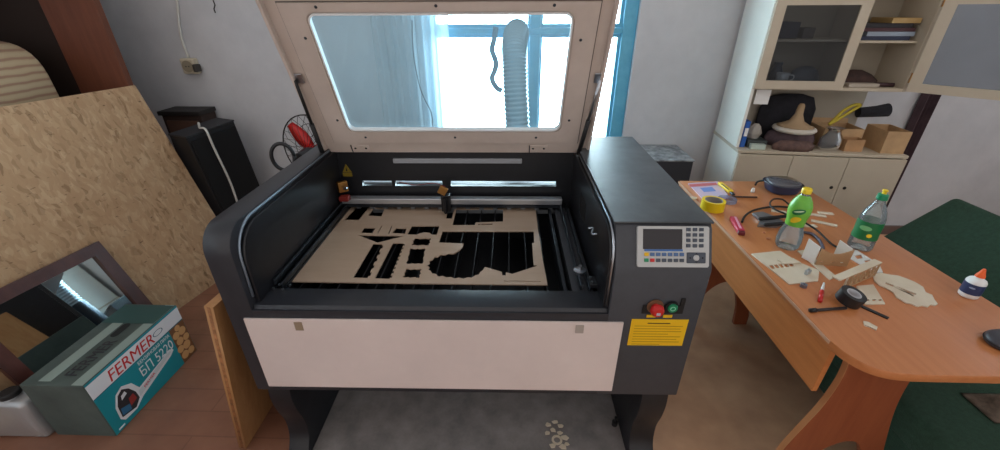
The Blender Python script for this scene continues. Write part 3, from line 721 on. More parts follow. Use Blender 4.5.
obj('model_lettering', text_bm('БП 5220', .19, .05, FM @ Matrix.Translation((.205, .128, .0012))), CARDW, ct)
obj('oval_logo', xf(add_lathe(bm_new(), [(.024, .0012), (.028, .0012), (.028, .0018), (.024, .0018)], (0, 0, 0), 28, 'z', True), FM @ Matrix.Translation((.355, .255, 0)) @ Matrix.Diagonal((1, .5, 1, 1))), mat('dark_teal', (10, 84, 110), .5), ct)
saw = obj('saw_picture', xf(prism([(.045, .05), (.06, .028), (.12, .025), (.165, .05), (.36, .10), (.385, .115), (.38, .13), (.35, .13), (.17, .10), (.15, .15), (.11, .175), (.075, .16), (.05, .11)], 'z', .0012, .0016), FM), CARDW, ct, label='printed picture of a chainsaw')
obj('saw_body', xf(prism([(.055, .05), (.12, .034), (.15, .06), (.148, .10), (.13, .14), (.105, .162), (.08, .15), (.06, .11)], 'z', .0016, .002), FM), mat('dark_print_ink', (44, 44, 50), .5), saw)
obj('saw_handle', xf(prism([(.085, .118), (.115, .128), (.11, .145), (.09, .138)], 'z', .002, .0024), FM), CARDW, saw)
obj('saw_tank', xf(prism([(.06, .055), (.10, .045), (.105, .075), (.065, .09)], 'z', .002, .0024), FM), mat('blue_print', (50, 110, 150), .5), saw)
obj('saw_guard', xf(prism([(.105, .06), (.14, .07), (.135, .105), (.11, .10)], 'z', .002, .0024), FM), mat('red_print', (150, 52, 50), .5), saw)
obj('saw_bar', xf(prism([(.155, .06), (.35, .108), (.37, .118), (.365, .125), (.34, .124), (.16, .09)], 'z', .0016, .002), FM), mat('pale_print', (206, 214, 218), .5), saw)
obj('bar_lettering', text_bm('FERMER', .07, .012, FM @ Matrix.Translation((.19, .076, .002)) @ Matrix.Rotation(.24, 4, 'Z')), PINK, saw)
lgm = mat('log_print', (206, 158, 104), .6); lgd = mat('log_print_dark', (120, 78, 44), .6)
obj('log_picture', xf(box((.405, .004, .001), (W_-.004, .214, .0014)), FM), lgd, ct, label='printed picture of stacked logs')
for i, (x_, y_, r_) in enumerate(((.43, .04, .022), (.47, .035, .02), (.42, .085, .02), (.46, .08, .023), (.435, .125, .021), (.475, .12, .019), (.428, .165, .02), (.468, .165, .022), (.45, .196, .016))):
    obj('log_print', xf(prism(circ(x_, y_, r_, 14), 'z', .0014, .0019), FM), lgm, ct)
obj('print_block', xf(box((.02, .012, .001), (.05, .02, .0014)), FM), CARDW, ct)
TM = frame_mtx((bx1, by0, bz+.0005), (0, 1, 0), (-1, 0, 0)); D_ = bx1-bx0
obj('top_band', xf(box((.004, .004, 0), (W_-.004, .05, .001)), TM), mat('pale_green_print', (140, 156, 148), .45), ct)
obj('top_band', xf(box((.02, .15, 0), (W_-.06, .2, .001)), TM), mat('pale_green_print', (140, 156, 148), .45), ct)
obj('top_lettering', text_bm('FERMER', .2, .05, TM @ Matrix.Translation((.05, .075, .001))), mat('dark_print_ink', (44, 44, 50), .5), ct)
obj('carry_slot', xf(prism(rnd_rect(.27, .105, .36, .14, .016), 'z', 0, .001), TM), mat('dark_slot', (24, 28, 28), .8), ct)
obj('tape', xf(box((W_-.14, .004, .001), (W_-.01, D_-.004, .0015)), TM), mat('dark_teal_card', (40, 78, 76), .4), ct)
# silver pouch / canister before the carton
sv = thing('silver_canister', 'shiny silver canister with a black screw cap at the left end of the teal carton', 'canister', (-2.1, 1.08, 0))
sb_ = box((-2.36, 1.046, 0), (-1.945, 1.122, .214), .022, 4)
bmesh.ops.subdivide_edges(sb_, edges=sb_.edges[:], cuts=2, use_grid_fill=True)
for v in sb_.verts:
    if v.co.z > .01 and v.co.y < 1.08: v.co.y += .007*math.sin(v.co.x*21+v.co.z*15)
    v.co.z = max(v.co.z, 0)
obj('canister_body', sb_, SILVERP, sv, True)
obj('screw_cap', lathe([(0, .242), (.028, .242), (.032, .238), (.034, .222), (0, .222)], (-2.03, 1.086, 0), 24), RUBBER, sv, 'auto')
obj('neck', lathe([(.034, .208), (.026, .215), (.024, .222), (0, .222)], (-2.03, 1.086, 0), 20), SILVERP, sv, True)

# plywood offcut leaning at the machine's left side
pm = thing('plywood_offcut', 'upright plywood offcut leaning at the left side of the laser machine', 'board', (-1.03, 1.25, 0))
A = Vector((-1.088, 1.03, 0)); Tp = Vector((-.935, .985, .775))
FMp = frame_mtx(A, (0, 1, 0), Tp-A); hp_ = (Tp-A).length; dz_ = Tp.y-A.y
if (FMp.to_3x3() @ Vector((0, 0, 1))).x < 0: za, zb_ = 0, .028
else: za, zb_ = -.028, 0
obj('board_face', plate_bm([(0, .0), (.62, 0), (.60, hp_-.05), (dz_, hp_)], [], za, zb_, FMp), PLYB, pm)
obj('edge_ply', plate_bm([(-.001, .003), (-.0002, .003), (dz_-.0002, hp_-.002), (dz_-.001, hp_-.002)], [], za+.009, zb_-.009, FMp), PLYE, pm)

# loudspeaker, crate, cable
spk = thing('loudspeaker', 'tall black loudspeaker cabinet leaning near the back wall', 'loudspeaker', (-2.03, 2.6, 0))
sm = Matrix.Translation((-1.985, 2.50, 0)) @ Matrix.Rotation(math.radians(68), 4, 'Z') @ Matrix.Rotation(math.radians(-5.5), 4, 'Y')
def spx(lo, hi, b=0): return xf(box(lo, hi, b), sm)
s_b = spx((0, 0, .012), (.33, .17, .905), .006)
for v in s_b.verts: v.co.z = max(v.co.z, .001)
obj('cabinet', s_b, mat('black_speaker_vinyl', (20, 21, 25), .6), spk)
obj('grille', spx((.012, -.012, .05), (.318, -.001, .88), .004), mat('black_speaker_cloth', (15, 16, 19), .95), spk)
obj('top_trim', spx((-.002, -.004, .9055), (.332, .172, .917), .003), mat('black_speaker_top', (34, 35, 40), .5), spk)
cpt = [sm @ Vector(q) for q in ((.19, .15, .926), (.16, .10, .926), (.125, .04, .926), (.12, -.022, .92), (.118, -.026, .80), (.125, -.024, .55), (.11, -.024, .3), (.12, -.06, .05))]
solo('white_cable', tube(smooth_path(cpt, 8), .007), mat('white_cable', (206, 206, 200), .6), 'white cable draped down the front of the tall black loudspeaker', 'cable', smooth=True)
cr_ = thing('wooden_crate', 'dark brown wooden box standing behind the black loudspeaker', 'box', (-2.25, 2.86, 0))
obj('crate_body', box((-2.45, 2.80, 0), (-2.17, 2.95, .955), .004), mat('dark_brown_wood', (58, 42, 36), .7, var=.15, scale=8), cr_)
obj('crate_front', box((-2.42, 2.785, .3), (-2.20, 2.799, .92), .002), mat('brown_veneer', (92, 66, 54), .6, var=.1, scale=8), cr_)
obj('crate_lid', box((-2.46, 2.78, .956), (-2.16, 2.955, .985), .004), mat('black_wood', (30, 27, 27), .6), cr_)

# fan
fn = thing('pedestal_fan', 'pedestal fan with red blades behind the laser machine', 'fan', (-1.27, 2.38, 0))
fc = atY(313, 150, 2.42); fd = Vector((.25, .95, .12)).normalized()
FNM = frame_mtx(fc, fd.cross(Vector((0, 0, 1))).normalized()*-1, (0, 0, 1))
# local z = facing direction
zc = (FNM.to_3x3() @ Vector((0, 0, 1)))
def fx(bm): return xf(bm, FNM)
gr = bm_new(); R_ = .215; fs = 1 if zc.dot(fd) > 0 else -1
for r_, z_ in ((R_, 0), (R_*.72, .035), (R_*.36, .048)):
    add_tube(gr, [(r_*math.cos(2*PI*k/36), r_*math.sin(2*PI*k/36), z_*fs) for k in range(37)], .004 if r_ == R_ else .0018, 6)
for k in range(24):
    a = 2*PI*k/24; add_tube(gr, [(R_*math.cos(a), R_*math.sin(a), 0), (R_*.72*math.cos(a), R_*.72*math.sin(a), .035*fs), (.03*math.cos(a), .03*math.sin(a), .05*fs)], .0014, 5)
    add_tube(gr, [(R_*math.cos(a), R_*math.sin(a), 0), (R_*.7*math.cos(a), R_*.7*math.sin(a), -.045*fs), (.03*math.cos(a), .03*math.sin(a), -.055*fs)], .0014, 5)
obj('cage', fx(gr), RUBBER, fn, True)
for k in range(3):
    a = math.radians(50+120*k); bl = bm_new(); r0 = []
    for i in range(7):
        t_ = i/6; rr_ = .03+.17*t_; wd = .03+.05*math.sin(PI*min(1, t_*.9+.1))
        r0.append([bl.verts.new(Vector((rr_*math.cos(a+s*wd/rr_*.55), rr_*math.sin(a+s*wd/rr_*.55), s*.016*(1-.4*t_)+o_))) for s, o_ in ((-1, 0), (0, .003), (1, 0), (0, -.001))])
    for A_, B2 in zip(r0, r0[1:]):
        for q in range(4): bl.faces.new((A_[q], A_[(q+1) % 4], B2[(q+1) % 4], B2[q]))
    bl.faces.new(r0[0][::-1]); bl.faces.new(r0[-1]); bmesh.ops.recalc_face_normals(bl, faces=bl.faces[:])
    obj('blade', fx(bl), RED, fn, True)
obj('hub', fx(lathe([(0, .03*fs), (.02, .028*fs), (.028, .015*fs), (.03, -.02*fs), (0, -.02*fs)], (0, 0, 0), 20)), mat('red_hub', (170, 30, 30), .4), fn, 'auto')
obj('motor', fx(lathe([(0, -.06*fs), (.05, -.062*fs), (.058, -.09*fs), (.045, -.17*fs), (0, -.18*fs)], (-.045*1, -.01, 0), 24)), mat('black_fan_plastic', (34, 36, 40), .4), fn, 'auto')
obj('pole', tube([fc-fd*.10+Vector((0, 0, -.04)), (fc.x-.01, fc.y+.09, .04)], .014, 12), mat('black_fan_plastic', (34, 36, 40), .4), fn, True)
obj('base', lathe([(0, 0), (.17, 0), (.175, .012), (.12, .03), (.03, .045), (0, .045)], (fc.x-.01, fc.y+.09, 0), 32), mat('black_fan_plastic', (34, 36, 40), .4), fn, 'auto')
rc = atY(283, 157, 2.2); rx_ = Vector((.62, .2, 0)).normalized()
obj('carry_ring', tube([rc+rx_*(.058*math.cos(2*PI*k/32))+Vector((0, 0, .078*math.sin(2*PI*k/32))) for k in range(33)], .0105, 10), mat('black_fan_plastic', (34, 36, 40), .4), fn, True)

# dark box on the back wall, right of the machine
db = thing('wall_box', 'dark grey metal box with a dusty top on the wall behind the console', 'box', (1.02, 2.8, .5))
obj('box_body', box((.86, 2.62, .50), (1.185, WY-.001, .705), .004), mat('dark_grey_box', (52, 54, 60), .5), db)
obj('box_top', box((.855, 2.612, .7055), (1.19, WY-.001, .716), .003), mat('dusty_box_top', (176, 180, 182), .7, rgb2=(84, 88, 92), scale=14), db)

# ================================================================ TABLE
tb = thing('work_table', 'cherry wood work table with a rounded end and curved legs', 'table', (1.24, 1.45, 0))
def tt(pts, n=6):
    return [(p.x, p.y) for p in smooth_path([Vector((*q, 0)) for q in pts], n)]
top_o = [(.925, 2.165)] + [(.92, .92)] + tt([(.92, .92), (.930, .875), (.957, .832), (1.0, .808), (1.06, .800)])[1:] + [(1.56, .800), (1.555, 2.165)]
obj('tabletop', bevel_all(prism(top_o, 'z', .722, .75), .003, 2, 50), TABLE, tb, 'auto')
obj('edge_band', box((.9175, .92, .738), (.9195, 2.16, .7485)), BANDL, tb, label='pale edge band along the left edge')
def leg_poly():
    lft = tt([(.975, .7215), (.992, .66), (.998, .57), (.985, .46), (.96, .36), (.93, .24), (.912, .10), (.905, 0)])
    arch = tt([(.985, 0), (1.01, .15), (1.08, .265), (1.16, .285), (1.225, .15), (1.245, 0)])
    rgt = [(1.318, 0), (1.315, .06)] + tt([(1.30, .12), (1.26, .264), (1.215, .45), (1.203, .578), (1.215, .66), (1.235, .7215)])
    return lft + arch + rgt
for y_ in (.94, 1.86):
    pl = [(q[0]+.022, q[1]) for q in leg_poly()]
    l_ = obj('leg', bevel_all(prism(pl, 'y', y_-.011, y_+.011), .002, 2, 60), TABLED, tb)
    eb = bm_new()
    lf = [(q[0], q[1]) for q in pl[:43]]
    for a, b_ in zip(lf, lf[1:]):
        vs = [eb.verts.new((a[0]-.0012, y_-.0105, a[1])), eb.verts.new((a[0]-.0012, y_+.0105, a[1])), eb.verts.new((b_[0]-.0012, y_+.0105, b_[1])), eb.verts.new((b_[0]-.0012, y_-.0105, b_[1]))]
        vt = [eb.verts.new(v.co+Vector((.001, 0, 0))) for v in vs]
        eb.faces.new(vs); eb.faces.new(vt[::-1])
        for k in range(4): eb.faces.new((vs[k], vs[(k+1) % 4], vt[(k+1) % 4], vt[k]))
    bmesh.ops.remove_doubles(eb, verts=eb.verts[:], dist=1e-5)
    obj('edge_band', eb, BAND, l_)
obj('apron', box((.968, .9515, .505), (.986, 1.848, .69), .002), TABLEP, tb, label='orange brown apron board along the side')
obj('apron_edge', box((.967, .9515, .6905), (.987, 1.848, .694)), BAND, tb)

TZ0 = .7505
# ---- items on the table
# bottles
def bottle(name, label, x, y, h, prof, capm, labm, lab, clear, extra=None):
    t = thing(name, label, 'bottle', (x, y, TZ0))
    k = h
    obj('body', lathe([(r*k, z*k) for r, z in prof], (x, y, TZ0), 32), clear, t, True)
    return t
sx, sy, sh = 1.10, 1.455, .252
sodap = [(0, .012), (.13, .0), (.155, .012), (.168, .05), (.176, .14), (.162, .26), (.134, .36), (.118, .42), (.128, .50), (.144, .58), (.150, .66), (.142, .73), (.118, .80), (.08, .86), (.056, .895), (.056, .93)]
t = bottle('soda_bottle', 'lemon soda bottle with a green label and yellow cap', sx, sy, sh, sodap, None, None, None, PET)
lab = [(.124, .40), (.130, .50), (.146, .58), (.152, .66), (.144, .73), (.120, .80), (.082, .862), (.06, .892)]
obj('label_sleeve', lathe([((r+.002)*sh, z*sh) for r, z in lab], (sx, sy, TZ0), 32), LABELG, t, True, label='green label sleeve')
obj('cap', lathe([(0, 1.0), (.056, 1.0), (.063, .985), (.064, .93), (.058, .925), (0, .925)] and [(r*sh, z*sh) for r, z in [(0, 1.0), (.058, 1.0), (.066, .985), (.067, .925), (.058, .918), (0, .918)]], (sx, sy, TZ0), 28), YCAP, t, 'auto')
def onlathe(cx, cy, prof_r, z_of, az, u, v, off=.0015):
    """point on a bottle surface: azimuth az + u/r, height v"""
    r = prof_r(v)+off; a = az+u/max(r, .01); return Vector((cx+r*math.cos(a), cy+r*math.sin(a), v))
def patch(outline, cx, cy, zbase, prof, h, az, off):
    def pr(z):
        q = (z-zbase)/h
        for (r0, z0), (r1, z1) in zip(prof, prof[1:]):
            if z0 <= q <= z1: return (r0+(r1-r0)*(q-z0)/max(1e-6, z1-z0))*h
        return prof[-1][0]*h
    bm = bm_new(); us = [p[0] for p in outline]; vs = [p[1] for p in outline]
    cu_, cv_ = sum(us)/len(us), sum(vs)/len(vs); n = len(outline); rings = []
    for f in (1, .66, .33):
        rings.append([bm.verts.new(onlathe(cx, cy, pr, None, az, cu_+(u-cu_)*f, cv_+(v-cv_)*f, off)) for u, v in outline])
    c0 = bm.verts.new(onlathe(cx, cy, pr, None, az, cu_, cv_, off))
    for A_, B2 in zip(rings, rings[1:]):
        for k in range(n): bm.faces.new((A_[k], A_[(k+1) % n], B2[(k+1) % n], B2[k]))
    for k in range(n): bm.faces.new((rings[-1][k], rings[-1][(k+1) % n], c0))
    bmesh.ops.recalc_face_normals(bm, faces=bm.faces[:]); return bm
azv = math.atan2(-sy, -sx)
zl = TZ0+.475*sh
obj('lemon_print', patch([(-.004+.017*math.cos(a)*(1+.2*math.cos(a)), zl+.012+.013*math.sin(a)+.006*math.cos(a)) for a in [2*PI*k/20 for k in range(20)]], sx, sy, TZ0, sodap, sh, azv, .0022), LEMON, t, True)
obj('logo_print', patch([(.0+.022*math.cos(a), TZ0+.66*sh+.012*math.sin(a)+.006*math.cos(a)) for a in [2*PI*k/20 for k in range(20)]], sx, sy, TZ0, sodap, sh, azv, .0022), LABELD, t, True)
obj('logo_stroke', patch([(.0+.016*math.cos(a), TZ0+.67*sh+.003*math.sin(a)+.005*math.cos(a)) for a in [2*PI*k/16 for k in range(16)]], sx, sy, TZ0, sodap, sh, azv, .003), mat('pale_green_print2', (206, 232, 190), .4), t, True)
# dish soap bottle
dx, dy, dh = 1.385, 1.455, .248
dp = [(0, .01), (.13, 0), (.158, .012), (.166, .05), (.166, .2), (.162, .3), (.166, .42), (.162, .55), (.136, .65), (.098, .735), (.066, .80), (.056, .835), (.056, .86)]
t = bottle('dish_soap_bottle', 'clear dish soap bottle with a green label and green pull cap', dx, dy, dh, dp, None, None, None, PET)
obj('label_band', lathe([((r+.003)*dh, z*dh) for r, z in [(.166, .20), (.162, .30), (.166, .42), (.1635, .50)]], (dx, dy, TZ0), 32), LABELD, t, True, label='green label')
azd = math.atan2(-dy, -dx)
obj('label_print', patch([(-.006+.020*math.cos(a), TZ0+.40*dh+.010*math.sin(a)) for a in [2*PI*k/20 for k in range(20)]], dx, dy, TZ0, dp, dh, azd, .0025), mat('pale_green_print3', (120, 190, 130), .4), t, True)
obj('label_print', patch([(.014+.009*math.cos(a), TZ0+.29*dh+.008*math.sin(a)) for a in [2*PI*k/14 for k in range(14)]], dx, dy, TZ0, dp, dh, azd, .0025), LEMON, t, True)
obj('cap', lathe([(r*dh, z*dh) for r, z in [(0, .94), (.05, .94), (.068, .925), (.072, .85), (.06, .84), (0, .84)]], (dx, dy, TZ0), 28), GREEN, t, 'auto')
obj('pull_nozzle', lathe([(r*dh, z*dh) for r, z in [(0, 1.0), (.034, 1.0), (.04, .985), (.026, .965), (.03, .94), (0, .94)]], (dx, dy, TZ0), 20), YCAP, t, 'auto')
# glue bottle
gx, gy, gh = 1.512, 1.145, .104
gp = [(0, 0), (.19, 0), (.215, .03), (.22, .10), (.22, .56), (.19, .63), (.12, .68), (.10, .70), (.10, .73), (0, .73)]
t = thing('glue_bottle', 'small white glue bottle with an orange nozzle at the table edge', 'bottle', (gx, gy, TZ0))
obj('body', lathe([(r*gh*1.1, z*gh) for r, z in gp], (gx, gy, TZ0), 28), WHITE, t, True)
obj('label_band', lathe([(.221*gh*1.1+.0006, .16*gh), (.221*gh*1.1+.0006, .52*gh)], (gx, gy, TZ0), 28), NAVY, t, True)
azg = math.atan2(-gy, -gx)
obj('label_print', patch([(.008*math.cos(a), TZ0+.40*gh+.003*math.sin(a)) for a in [2*PI*k/14 for k in range(14)]], gx, gy, TZ0, [(.221, 0), (.221, .73)], gh*1.1, azg, .0012), mat('pale_blue_print', (150, 170, 200), .5), t, True)
obj('nozzle', lathe([(r*gh*1.1, z*gh) for r, z in [(0, 1.02), (.03, 1.02), (.045, .98), (.075, .86), (.10, .80), (.11, .735), (0, .735)]], (gx, gy, TZ0), 22), ORANGE, t, 'auto')
# yellow tape roll + clear roll
def ring_bm(c, r0, r1, h, seg=36): return lathe([(r0, 0), (r1, 0), (r1, h), (r0, h)], c, seg, 'z', True)
tc_ = at2(712.5, 206, .765)
t = thing('yellow_tape_roll', 'roll of yellow tape lying near the far left table corner', 'tape', (*tc_, TZ0))
obj('tape', ring_bm((*tc_, TZ0), .040, .052, .046), mat('yellow_tape', (240, 208, 24), .4), t, 'auto')
obj('core', ring_bm((*tc_, TZ0), .0365, .0395, .0455), mat('grey_core', (150, 146, 140), .7), t, 'auto')
c2 = at2(727, 201, .752)
solo('clear_tape_roll', ring_bm((*c2, TZ0), .026, .043, .016), glassy('clear_tape', (210, 210, 225), .45, (205, 205, 220), .8), 'roll of clear tape lying behind the yellow tape', 'tape', smooth='auto')
# printed sheet
q = [at2(x, y, TZ0) for x, y in ((688, 184), (718, 182), (730, 199), (703, 200))]
t = thing('printed_booklet', 'pastel printed booklet lying at the far left table corner', 'booklet', (1.03, 2.02, TZ0))
obj('pages', prism(q, 'z', TZ0, TZ0+.004), PRINT, t)
q2 = [at2(x, y, TZ0+.004) for x, y in ((689, 184.3), (716, 182.6), (717.5, 185), (690, 187))]
obj('heading_print', prism(q2, 'z', TZ0+.004, TZ0+.0048), mat('red_print2', (206, 110, 116), .5), t)
q3 = [at2(x, y, TZ0+.004) for x, y in ((700, 188), (712, 187), (716, 191), (704, 192))]
obj('picture_print', prism(q3, 'z', TZ0+.004, TZ0+.0048), mat('blue_print2', (120, 150, 214), .5), t)
# yellow utility knife
def bar_bm(a, b, w_, h_, z0=TZ0, bev=.002):
    a = Vector((*a, 0)); b = Vector((*b, 0)); L_ = (b-a).length
    return xf(box((0, -w_/2, 0), (L_, w_/2, h_), bev), frame_mtx((a.x, a.y, z0), b-a, Vector((0, 0, 1)).cross(b-a)))
t = thing('utility_knife', 'yellow handled utility knife lying across the printed booklet', 'knife', (*at2(725, 188), TZ0+.005))
obj('handle', bar_bm(at2(719.5, 183.5, TZ0+.01), at2(731, 192.5, TZ0+.01), .024, .016, TZ0+.0052, .004), YCAP, t, 'auto')
obj('blade_slot', bar_bm(at2(721, 186, TZ0+.01), at2(728, 191.5, TZ0+.01), .006, .0008, TZ0+.0214, 0), mat('dark_slot', (24, 28, 28), .8), t)
obj('blade_end', bar_bm(at2(731, 192.5, TZ0+.01), at2(733.5, 195, TZ0+.01), .016, .010, TZ0+.0055), DARKSTEEL, t)
solo('pencil', tube([(*at2(730, 196.6, .7545), .7545), (*at2(757, 197.2, .7545), .7545)], .0042, 8), mat('dark_brown_paint', (54, 38, 32), .4), 'dark pencil lying beside the yellow utility knife', 'pencil')
cc = at2(752.5, 192, .7505)
t = thing('tube_cap', 'small white tube cap standing near the far table edge', 'cap', (*cc, TZ0))
obj('cap_body', lathe([(0, .022), (.006, .022), (.0085, .012), (.009, 0), (0, 0)], (*cc, TZ0), 16), WHITE, t, 'auto')
obj('cap_foot', lathe([(0, 0), (.010, 0), (.010, .004), (0, .004)], (*cc, TZ0), 16), PANELG, t, 'auto')
ch_ = at2(693, 198.5, .7505)
solo('wood_chip', prism([(ch_[0]+math.cos(a)*.02*(1+.2*math.sin(3*a)), ch_[1]+math.sin(a)*.014) for a in [2*PI*k/12 for k in range(12)]], 'z', TZ0, TZ0+.005), PLYL, 'small pale wood chip left of the yellow tape roll', 'wood chip')
# food container / bag with blue rim
bc = Vector((1.40, 2.03, TZ0))
t = thing('food_container', 'shallow clear container with a dark blue rim at the far table end', 'container', bc)
def squ(r, z, ex=1.0): return [(bc.x+r*ex*math.copysign(abs(math.cos(a))**.7, math.cos(a)), bc.y+r*.95*math.copysign(abs(math.sin(a))**.7, math.sin(a)), z) for a in [2*PI*k/36 for k in range(36)]]
def rings_bm(rs, cap0=True, cap1=True):
    bm = bm_new(); R__ = [[bm.verts.new(p) for p in r] for r in rs]; n = len(R__[0])
    for A_, B2 in zip(R__, R__[1:]):
        for k in range(n): bm.faces.new((A_[k], A_[(k+1) % n], B2[(k+1) % n], B2[k]))
    if cap0: bm.faces.new(R__[0][::-1])
    if cap1: bm.faces.new(R__[-1])
    bmesh.ops.recalc_face_normals(bm, faces=bm.faces[:]); return bm
obj('tray', rings_bm([squ(.06, TZ0), squ(.068, TZ0+.004), squ(.082, TZ0+.045)], True, False), mat('navy_plastic', (42, 58, 92), .35), t, 'auto')
obj('contents', rings_bm([squ(.076, TZ0+.034), squ(.05, TZ0+.044)], True, True), mat('brown_contents', (160, 136, 130), .7, var=.25, scale=40), t, True)
obj('rim', add_tube(bm_new(), squ(.083, TZ0+.046)+squ(.083, TZ0+.046)[:1], .004, 8), mat('dark_blue_plastic', (30, 42, 66), .35), t, True)
obj('lid', rings_bm([squ(.080, TZ0+.049), squ(.070, TZ0+.058)], True, True), glassy('clear_lid_plastic', (210, 212, 218), .4, (176, 178, 190), 1.2), t, True)
obj('strap', tube(smooth_path([(bc.x-.082, bc.y+.03, TZ0+.046), (bc.x-.10, bc.y+.05, TZ0+.03), (bc.x-.104, bc.y+.055, TZ0+.008)]), .005), RUBBER, t, True)
# pink red box cutter
a, b_ = at2(733, 218, .758), at2(741, 232, .758)
t = thing('pink_lighter', 'pink and red plastic lighter lying near the left table edge', 'lighter', (*a, TZ0))
obj('case', bar_bm(a, b_, .030, .018, TZ0, .005), PINK, t, 'auto')
obj('stripe', bar_bm((a[0]+.002, a[1]-.01), (b_[0]+.002, b_[1]+.012), .009, .001, TZ0+.0182, 0), mat('pale_pink', (236, 170, 190), .4), t)
obj('end', bar_bm((b_[0], b_[1]), (b_[0]-.006, b_[1]-.018), .026, .016, TZ0, .003), mat('dark_red', (110, 26, 40), .4), t)
# cables and tool heap behind soda bottle
def flat(pts, z=.757): return [(*at2(x, y, z), z) for x, y in pts]
solo('black_cable', tube(smooth_path(flat([(742, 222), (745, 216), (752, 211), (763, 208), (778, 206.5), (796, 208)]), 6), .0048), RUBBER, 'black cable running from the pink lighter to behind the soda bottle', 'cable', smooth=True)
lp = flat([(800, 216), (785, 207), (773, 205), (768, 209), (770, 214), (780, 219), (797, 224), (815, 232), (830, 243), (842, 249)]); lp = smooth_path(lp, 6)
for k, v in enumerate(lp): v.z = .7555 + .034*min(1, k/8)*(1 if k < len(lp)*.55 else max(0, 1-(k-len(lp)*.55)/(len(lp)*.35)))
solo('looped_cable', tube(lp, .004), RUBBER, 'looped black cable curling around behind the soda bottle', 'cable', smooth=True)
lp = flat([(803, 232), (812, 234), (819, 240), (823, 248), (820, 250)]); solo('grey_cable', tube(smooth_path(lp), .006), mat('grey_violet_cable', (82, 76, 90), .5), 'thick grey cable end lying right of the soda bottle', 'cable', smooth=True)
t = thing('crimp_pliers', 'metal pliers with black grips lying behind the soda bottle', 'pliers', (*at2(770, 221), TZ0))
obj('jaw', prism([at2(x, y) for x, y in ((752, 215), (762, 214), (775, 219), (784, 225), (776, 228), (757, 227), (760, 222))], 'z', TZ0, TZ0+.012), mat('matte_steel', (150, 152, 158), .4, .7), t)
obj('grip', bar_bm(at2(759, 220, .765), at2(788, 217, .765), .016, .014, TZ0+.0125, .005), RUBBER, t, 'auto')
obj('grip', bar_bm(at2(764, 226, .765), at2(790, 224, .765), .016, .014, TZ0+.0125, .005), RUBBER, t, 'auto')
# strips
strips = [((809, 214.5), (826, 217), 'pale plywood strip nearest the table\'s right edge behind the soda bottle'), ((818, 213), (833, 214.5), 'pale plywood strip farthest from the camera behind the soda bottle'),
          ((811, 221), (837, 226.5), 'long pale plywood strip pointing to the dish soap bottle'), ((800, 226), (816, 226.5), 'short plywood strip against the right side of the soda bottle'), ((771, 211), (786, 213), 'plywood strip lying under the looped black cable')]
for i, (a, b_, lb) in enumerate(strips):
    solo('plywood_strip', bar_bm(at2(*a), at2(*b_), .024, .004, TZ0, 0), PLYL, lb, 'plywood strip', 'loose plywood strips')
for i, (x, y, s_, lb) in enumerate(((764, 233, .006, 'tiny wood crumb nearer the pink lighter'), (768, 239, .009, 'tiny wood crumb beside the base of the soda bottle'))):
    c_ = at2(x, y); solo('wood_crumb', prism([(c_[0]+math.cos(k*1.26+i)*s_, c_[1]+math.sin(k*1.26+i)*s_*.7) for k in range(5)], 'z', TZ0, TZ0+.005), mat('reddish_wood', (196, 130, 96), .7), lb, 'wood crumb')
# flat cut panel with a row of slots
o4 = (740, 230)
def q4(pts, z=TZ0): return [at2(o4[0]+x/4.5, o4[1]+y/4.5, z) for x, y in pts]
sl = []
for k in range(5):
    x_ = 128+k*21; sl.append(q4([(x_, 163-k*2.6), (x_+16, 161-k*2.6), (x_+31, 177-k*2.6), (x_+15, 179-k*2.6)]))
solo('slotted_panel', plate_bm(q4([(50, 110), (180, 97), (262, 148), (355, 185), (350, 232), (220, 247), (128, 172)]), sl, TZ0, TZ0+.004), PLYL, 'flat pale plywood panel with a row of slots before the soda bottle', 'plywood part')
t0 = q4([(170, 128), (240, 122), (275, 142), (200, 148)], TZ0+.012)
solo('plywood_flap', prism(t0, 'z', TZ0+.0045, TZ0+.0085), PLYL, 'small plywood flap lying on top of the slotted panel', 'plywood part')
# stack of flat parts under the holder
solo('long_plate', prism(q4([(258, 96), (290, 93), (432, 212), (402, 226)]), 'z', TZ0, TZ0+.004), PLYL, 'long narrow plywood plate reaching under the plywood holder', 'plywood part')
o5 = (800, 180)
def q5(pts, z=TZ0): return [at2(o5[0]+x/2.81, o5[1]+y/2.81, z) for x, y in pts]
hl = [q5([(150, 214), (170, 212), (178, 222), (160, 224)]), q5([(178, 228), (196, 226), (206, 240), (190, 242)])]
solo('pierced_plate', plate_bm(q5([(128, 196), (160, 200), (222, 240), (232, 262), (205, 262), (170, 240), (120, 208)], TZ0), hl, TZ0, TZ0+.004), mat('pale_grey_ply', (214, 210, 204), .6), 'pale pierced plywood plate between the holder and the dish soap bottle', 'plywood part')
hl = [q5([(180, 338), (192, 337.5), (193, 342), (182, 342.5)]), q5([(200, 338), (212, 337.5), (213, 342), (202, 342.5)]), q5([(218, 338), (228, 337.5), (229, 342), (220, 342.5)])]
solo('corner_plate', plate_bm(q5([(158, 300), (205, 296), (238, 350), (182, 352)]), hl, TZ0, TZ0+.004), PLYL, 'small plywood plate with three slots behind the black tape roll', 'plywood part')
fe = q5([(205, 268), (225, 263), (250, 268), (275, 271), (300, 280), (322, 289), (345, 303), (352, 318), (370, 325), (376, 338), (386, 350), (378, 355), (366, 352), (358, 359), (342, 355), (330, 358), (312, 350), (296, 347), (282, 338), (270, 332), (262, 318), (240, 305), (222, 298), (208, 285)])
solo('feather_plate', plate_bm(fe, [q5([(240, 290), (325, 322), (324, 326), (238, 294)]), q5([(262, 298), (318, 326), (317, 330), (262, 303)])], TZ0+.0, TZ0+.004), PLYL, 'feather-shaped pale plywood piece with ragged end on the table', 'plywood part')
